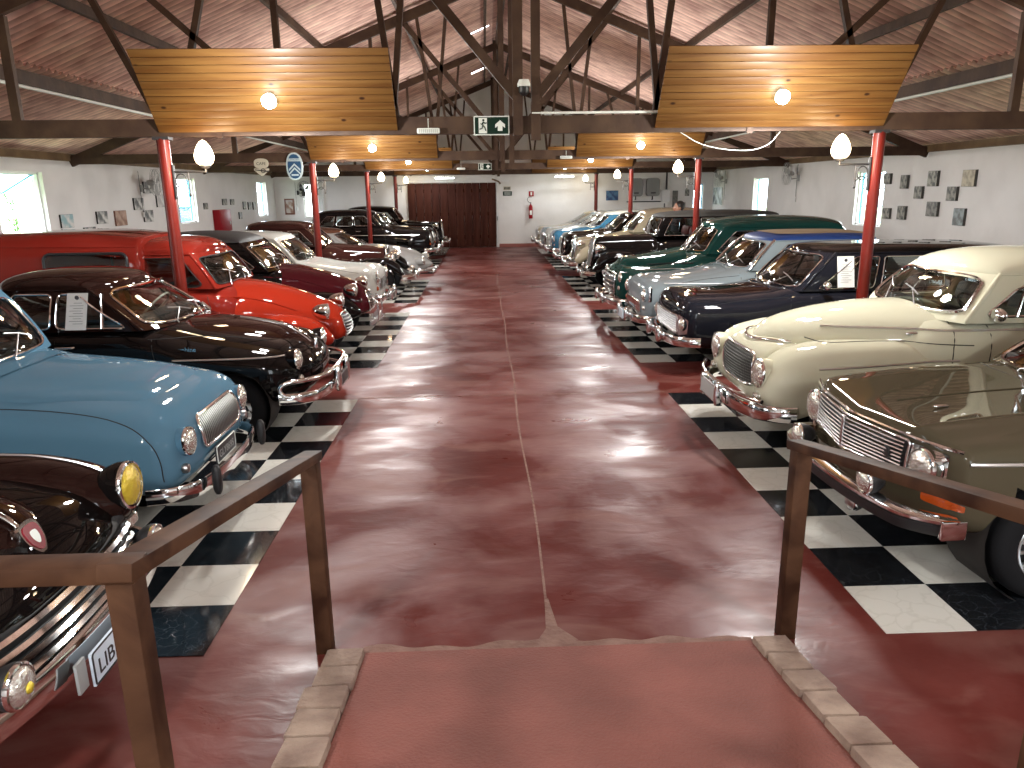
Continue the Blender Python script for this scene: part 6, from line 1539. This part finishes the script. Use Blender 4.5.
for (x, y, lb) in ((-.55,7.92,'white emergency light on the nearest tie beam, left of the exit sign'),(1.57,14.62,'white emergency light on the second tie beam, right of the middle'),(-.62,21.3,'white emergency light on the third tie beam, left of the exit sign')):
    e = empty('emergency_light', (x, y, 2.69)); tag(e, lb, 'light')
    MB().box((0,0,0),(.23,.05,.055),None,.015).build('housing', SIGNW, e)
    b = MB(); [b.box((-.09+.02*k,-.027,0),(.006,.004,.035)) for k in range(10)]; b.build('led_strip', PLATEG, e, smooth=False)
    MB().tube([(0,0,.03),(.0,.01,.12)],.003,5).build('cable', SIGNW, e)
e = empty('security_camera', (.42, 7.90, 3.08)); tag(e, 'white and black dome camera on the king post of the nearest truss', 'camera')
MB().lathe([(0,.09),(.05,.085),(.065,.05),(.065,.02),(0,.02)],(0,0,0),(0,0,1),20).build('housing', SIGNW, e)
MB().lathe([(.052,.02),(.05,-.03),(.03,-.06),(0,-.07)],(0,0,0),(0,0,1),20).build('lens_dome', BLACKP, e)
MB().box((0,.03,.05),(.04,.05,.04)).build('mount', SIGNW, e)
# oval enamel signs on the second truss
def oct_(w, h, n=28, p=2.6): return [(w/2*math.copysign(abs(cos(2*pi*k/n))**(2/p),cos(2*pi*k/n)), h/2*math.copysign(abs(sin(2*pi*k/n))**(2/p),sin(2*pi*k/n))) for k in range(n)]
e = empty('enamel_sign', (-3.55, 14.652, 2.58)); tag(e, 'tall oval navy sign with a silver double chevron, hung on the second truss', 'sign')
MB().poly([(a,0,b) for a, b in oct_(.31,.50,p=2.3)],.02,(0,-1,0)).build('board', SILVERP, e, smooth=False)
MB().poly([(a,-.0215,b) for a, b in oct_(.25,.44,p=2.3)],.003,(0,-1,0)).build('navy_field', NAVY, e, smooth=False)
b = MB()
for z in (-.03,-.10): b.poly([(-.105,-.026,z-.02),(0,-.026,z+.085),(.105,-.026,z-.02),(.105,-.026,z-.055),(0,-.026,z+.05),(-.105,-.026,z-.055)],.003,(0,-1,0))
b.build('chevrons', SILVERP, e, smooth=False)
MB().box((0,-.026,.118),(.25,.004,.052)).build('band', SILVERP, e, smooth=False)
MB().box((0,-.026,-.155),(.13,.004,.03)).build('band', SILVERP, e, smooth=False)
text_mesh('CITROEN', .048, NAVY, 'lettering', e, Matrix.Translation((0,-.0285,.118)) @ RX)
e = empty('enamel_sign', (-4.17, 14.652, 2.57)); tag(e, 'small cream round sign with dark letters and a pointed bottom, hung on the second truss', 'sign')
MB().poly([(a,0,b+.07) for a, b in oct_(.27,.18)],.015,(0,-1,0)).build('board', CREAMS, e, smooth=False)
MB().poly([(-.14,0,-.02),(-.14,0,-.05),(-.06,0,-.12),(0,0,-.165),(.06,0,-.12),(.14,0,-.05),(.14,0,-.02)],.015,(0,-1,0)).build('lower_board', CREAMS, e, smooth=False)
text_mesh('CAFE', .075, PLATEB, 'lettering', e, Matrix.Translation((0,-.0165,.065)) @ RX)
b = MB(); b.tube([(.03+.04*cos(a),-.02,-.06+.035*sin(a)) for a in [2*pi*k/14 for k in range(14)]],.007,5,closed=True); b.tube([(-.12,-.02,-.045),(-.03,-.02,-.055),(.13,-.02,-.075)],.009,5); b.build('emblem', PLATEB, e)
# loose cable below the nearest truss on the right
tag(MB().tube(smooth2([(2.05,8.02,2.66),(2.3,8.05,2.52),(2.75,8.05,2.46),(3.0,8.05,2.52),(3.1,8.02,2.66)],it=2),.004,6).build('loose_cable', SIGNW), 'white loose cable looping under the nearest tie beam on the right', 'cable')

# ================================================================== PERSON between two cars of the right row
def person(X, Y, H, rz):
    e = empty('person', (X, Y, 0), rz); tag(e, 'person with short dark hair standing behind the black tourer, only the head visible', 'person')
    SKIN = mat('skin', (.42,.22,.15), rough=.55); HAIR = mat('dark_hair', (.012,.009,.008), rough=.5); SHIRT = mat('dark_shirt', (.05,.055,.07), rough=.8); JEANS = mat('jeans', (.04,.06,.11), rough=.8)
    s = H/1.75
    J = [(0,0,.95),(0,0,1.12),(0,0,1.32),(0,0,1.44),(0,.01,1.52),(0,.0,1.62),(0,.005,1.70)]
    R_ = [.13,.125,.14,.085,.052,.075,.07]; V = [Vector(p) for p in J]; E = [(i,i+1) for i in range(6)]
    def chain(start, pts, rs):
        b = len(V); V.extend([Vector(p) for p in pts]); R_.extend(rs); E.append((start, b)); E.extend([(b+i,b+i+1) for i in range(len(pts)-1)]); return len(V)-1
    for q in (-1,1):
        w_ = chain(2, [(q*.17,0,1.38),(q*.22,-.01,1.20),(q*.24,.02,1.08),(q*.25,.07,.90),(q*.25,.085,.85)], [.055,.046,.040,.027,.028])
        for k, (fy, fl) in enumerate(((-.022,.085),(-.008,.095),(.008,.09),(.022,.075))):
            chain(w_, [(q*.252,.09+fy,.80),(q*.25,.093+fy,.80-fl*.5),(q*.243,.10+fy,.80-fl)], [.010,.0085,.007])
        chain(w_-0, [(q*.235,.125,.83),(q*.228,.14,.79)], [.011,.008])
        chain(0, [(q*.09,0,.86),(q*.10,.01,.50),(q*.10,-.01,.10),(q*.10,.02,.045),(q*.11,.14,.03)], [.095,.062,.042,.04,.032])
    me = bpy.data.meshes.new('body'); me.from_pydata([tuple(v*s) for v in V], E, []); o = bpy.data.objects.new('body', me); COL.objects.link(o); o.parent = e
    md = o.modifiers.new('skin','SKIN'); md.use_smooth_shade = True
    for i, v in enumerate(me.skin_vertices[0].data): v.radius = (R_[i]*s*(1.25 if i in (1,2) else 1), R_[i]*s); v.use_root = (i == 0)
    sb = o.modifiers.new('sub','SUBSURF'); sb.levels = 1; sb.render_levels = 2
    me.materials.append(SKIN)
    MB().ell((0,.012*s,1.635*s),(.076*s,.095*s,.118*s),None,20,16).build('head', SKIN, e)
    MB().ell((0,.115*s,1.62*s),(.013*s,.022*s,.028*s)).build('nose', SKIN, e)
    b = MB(); [b.ell((q*.032*s,.098*s,1.645*s),(.013*s,.009*s,.007*s)) for q in (-1,1)]; b.build('eyes', SIGNW, e)
    MB().ell((0,.098*s,1.575*s),(.026*s,.01*s,.007*s)).build('mouth', LENSR, e)
    for q in (-1,1): MB().ell((q*.078*s,.0,1.63*s),(.012*s,.024*s,.034*s)).build('ear', SKIN, e)
    MB().ell((0,-.028*s,1.672*s),(.094*s,.108*s,.112*s),None,20,16).build('hair', HAIR, e)
    b = MB(); b.ell((0,0,1.25*s),(.20*s,.125*s,.25*s),None,18,12,2.8); [b.ell((q*.215*s,-.005*s,1.28*s),(.062*s,.06*s,.13*s)) for q in (-1,1)]; b.ell((0,0,1.43*s),(.085*s,.075*s,.05*s)); b.build('shirt', SHIRT, e)
    b = MB(); b.ell((0,0,.95*s),(.165*s,.12*s,.12*s),None,16,10,2.6)
    for q in (-1,1): b.lathe([(.105*s,0),(.10*s,-.1*s),(.078*s,-.40*s),(.066*s,-.60*s),(.062*s,-.83*s)],(q*.095*s,0,.92*s),(0,0,1),18)
    b.build('trousers', JEANS, e)
    for q in (-1,1): MB().ell((q*.105*s,.06*s,.045*s),(.05*s,.13*s,.048*s),None,14,8,2.6).build('shoe', BLACKP, e)
person(4.28, 16.62, 1.80, radians(100))
# ================================================================== light of the bulbs and globes, with added fills
for i, y in enumerate(TY):
    for sg in (-1,1):
        lamp('bulb_and_fill_light', 'SPOT', (CX+sg*2.47, y-.48, 2.86), (120 if i < 4 else 40), (.95,.98,1), .09, rot=(radians(-15),0,0), spot=radians(176), blend=.3)
        lamp('bulb_and_fill_light', 'POINT', (CX+sg*2.47, y-1.1, 2.66), (125 if i < 4 else 25), (1,.97,.92), .12)  # added fill hung ahead of each bulb to brighten the roof
        if i: lamp('globe_light', 'POINT', (CX+sg*3.20, y-.20, 2.32), 14 if i < 4 else 4, (1,.72,.42), .08)
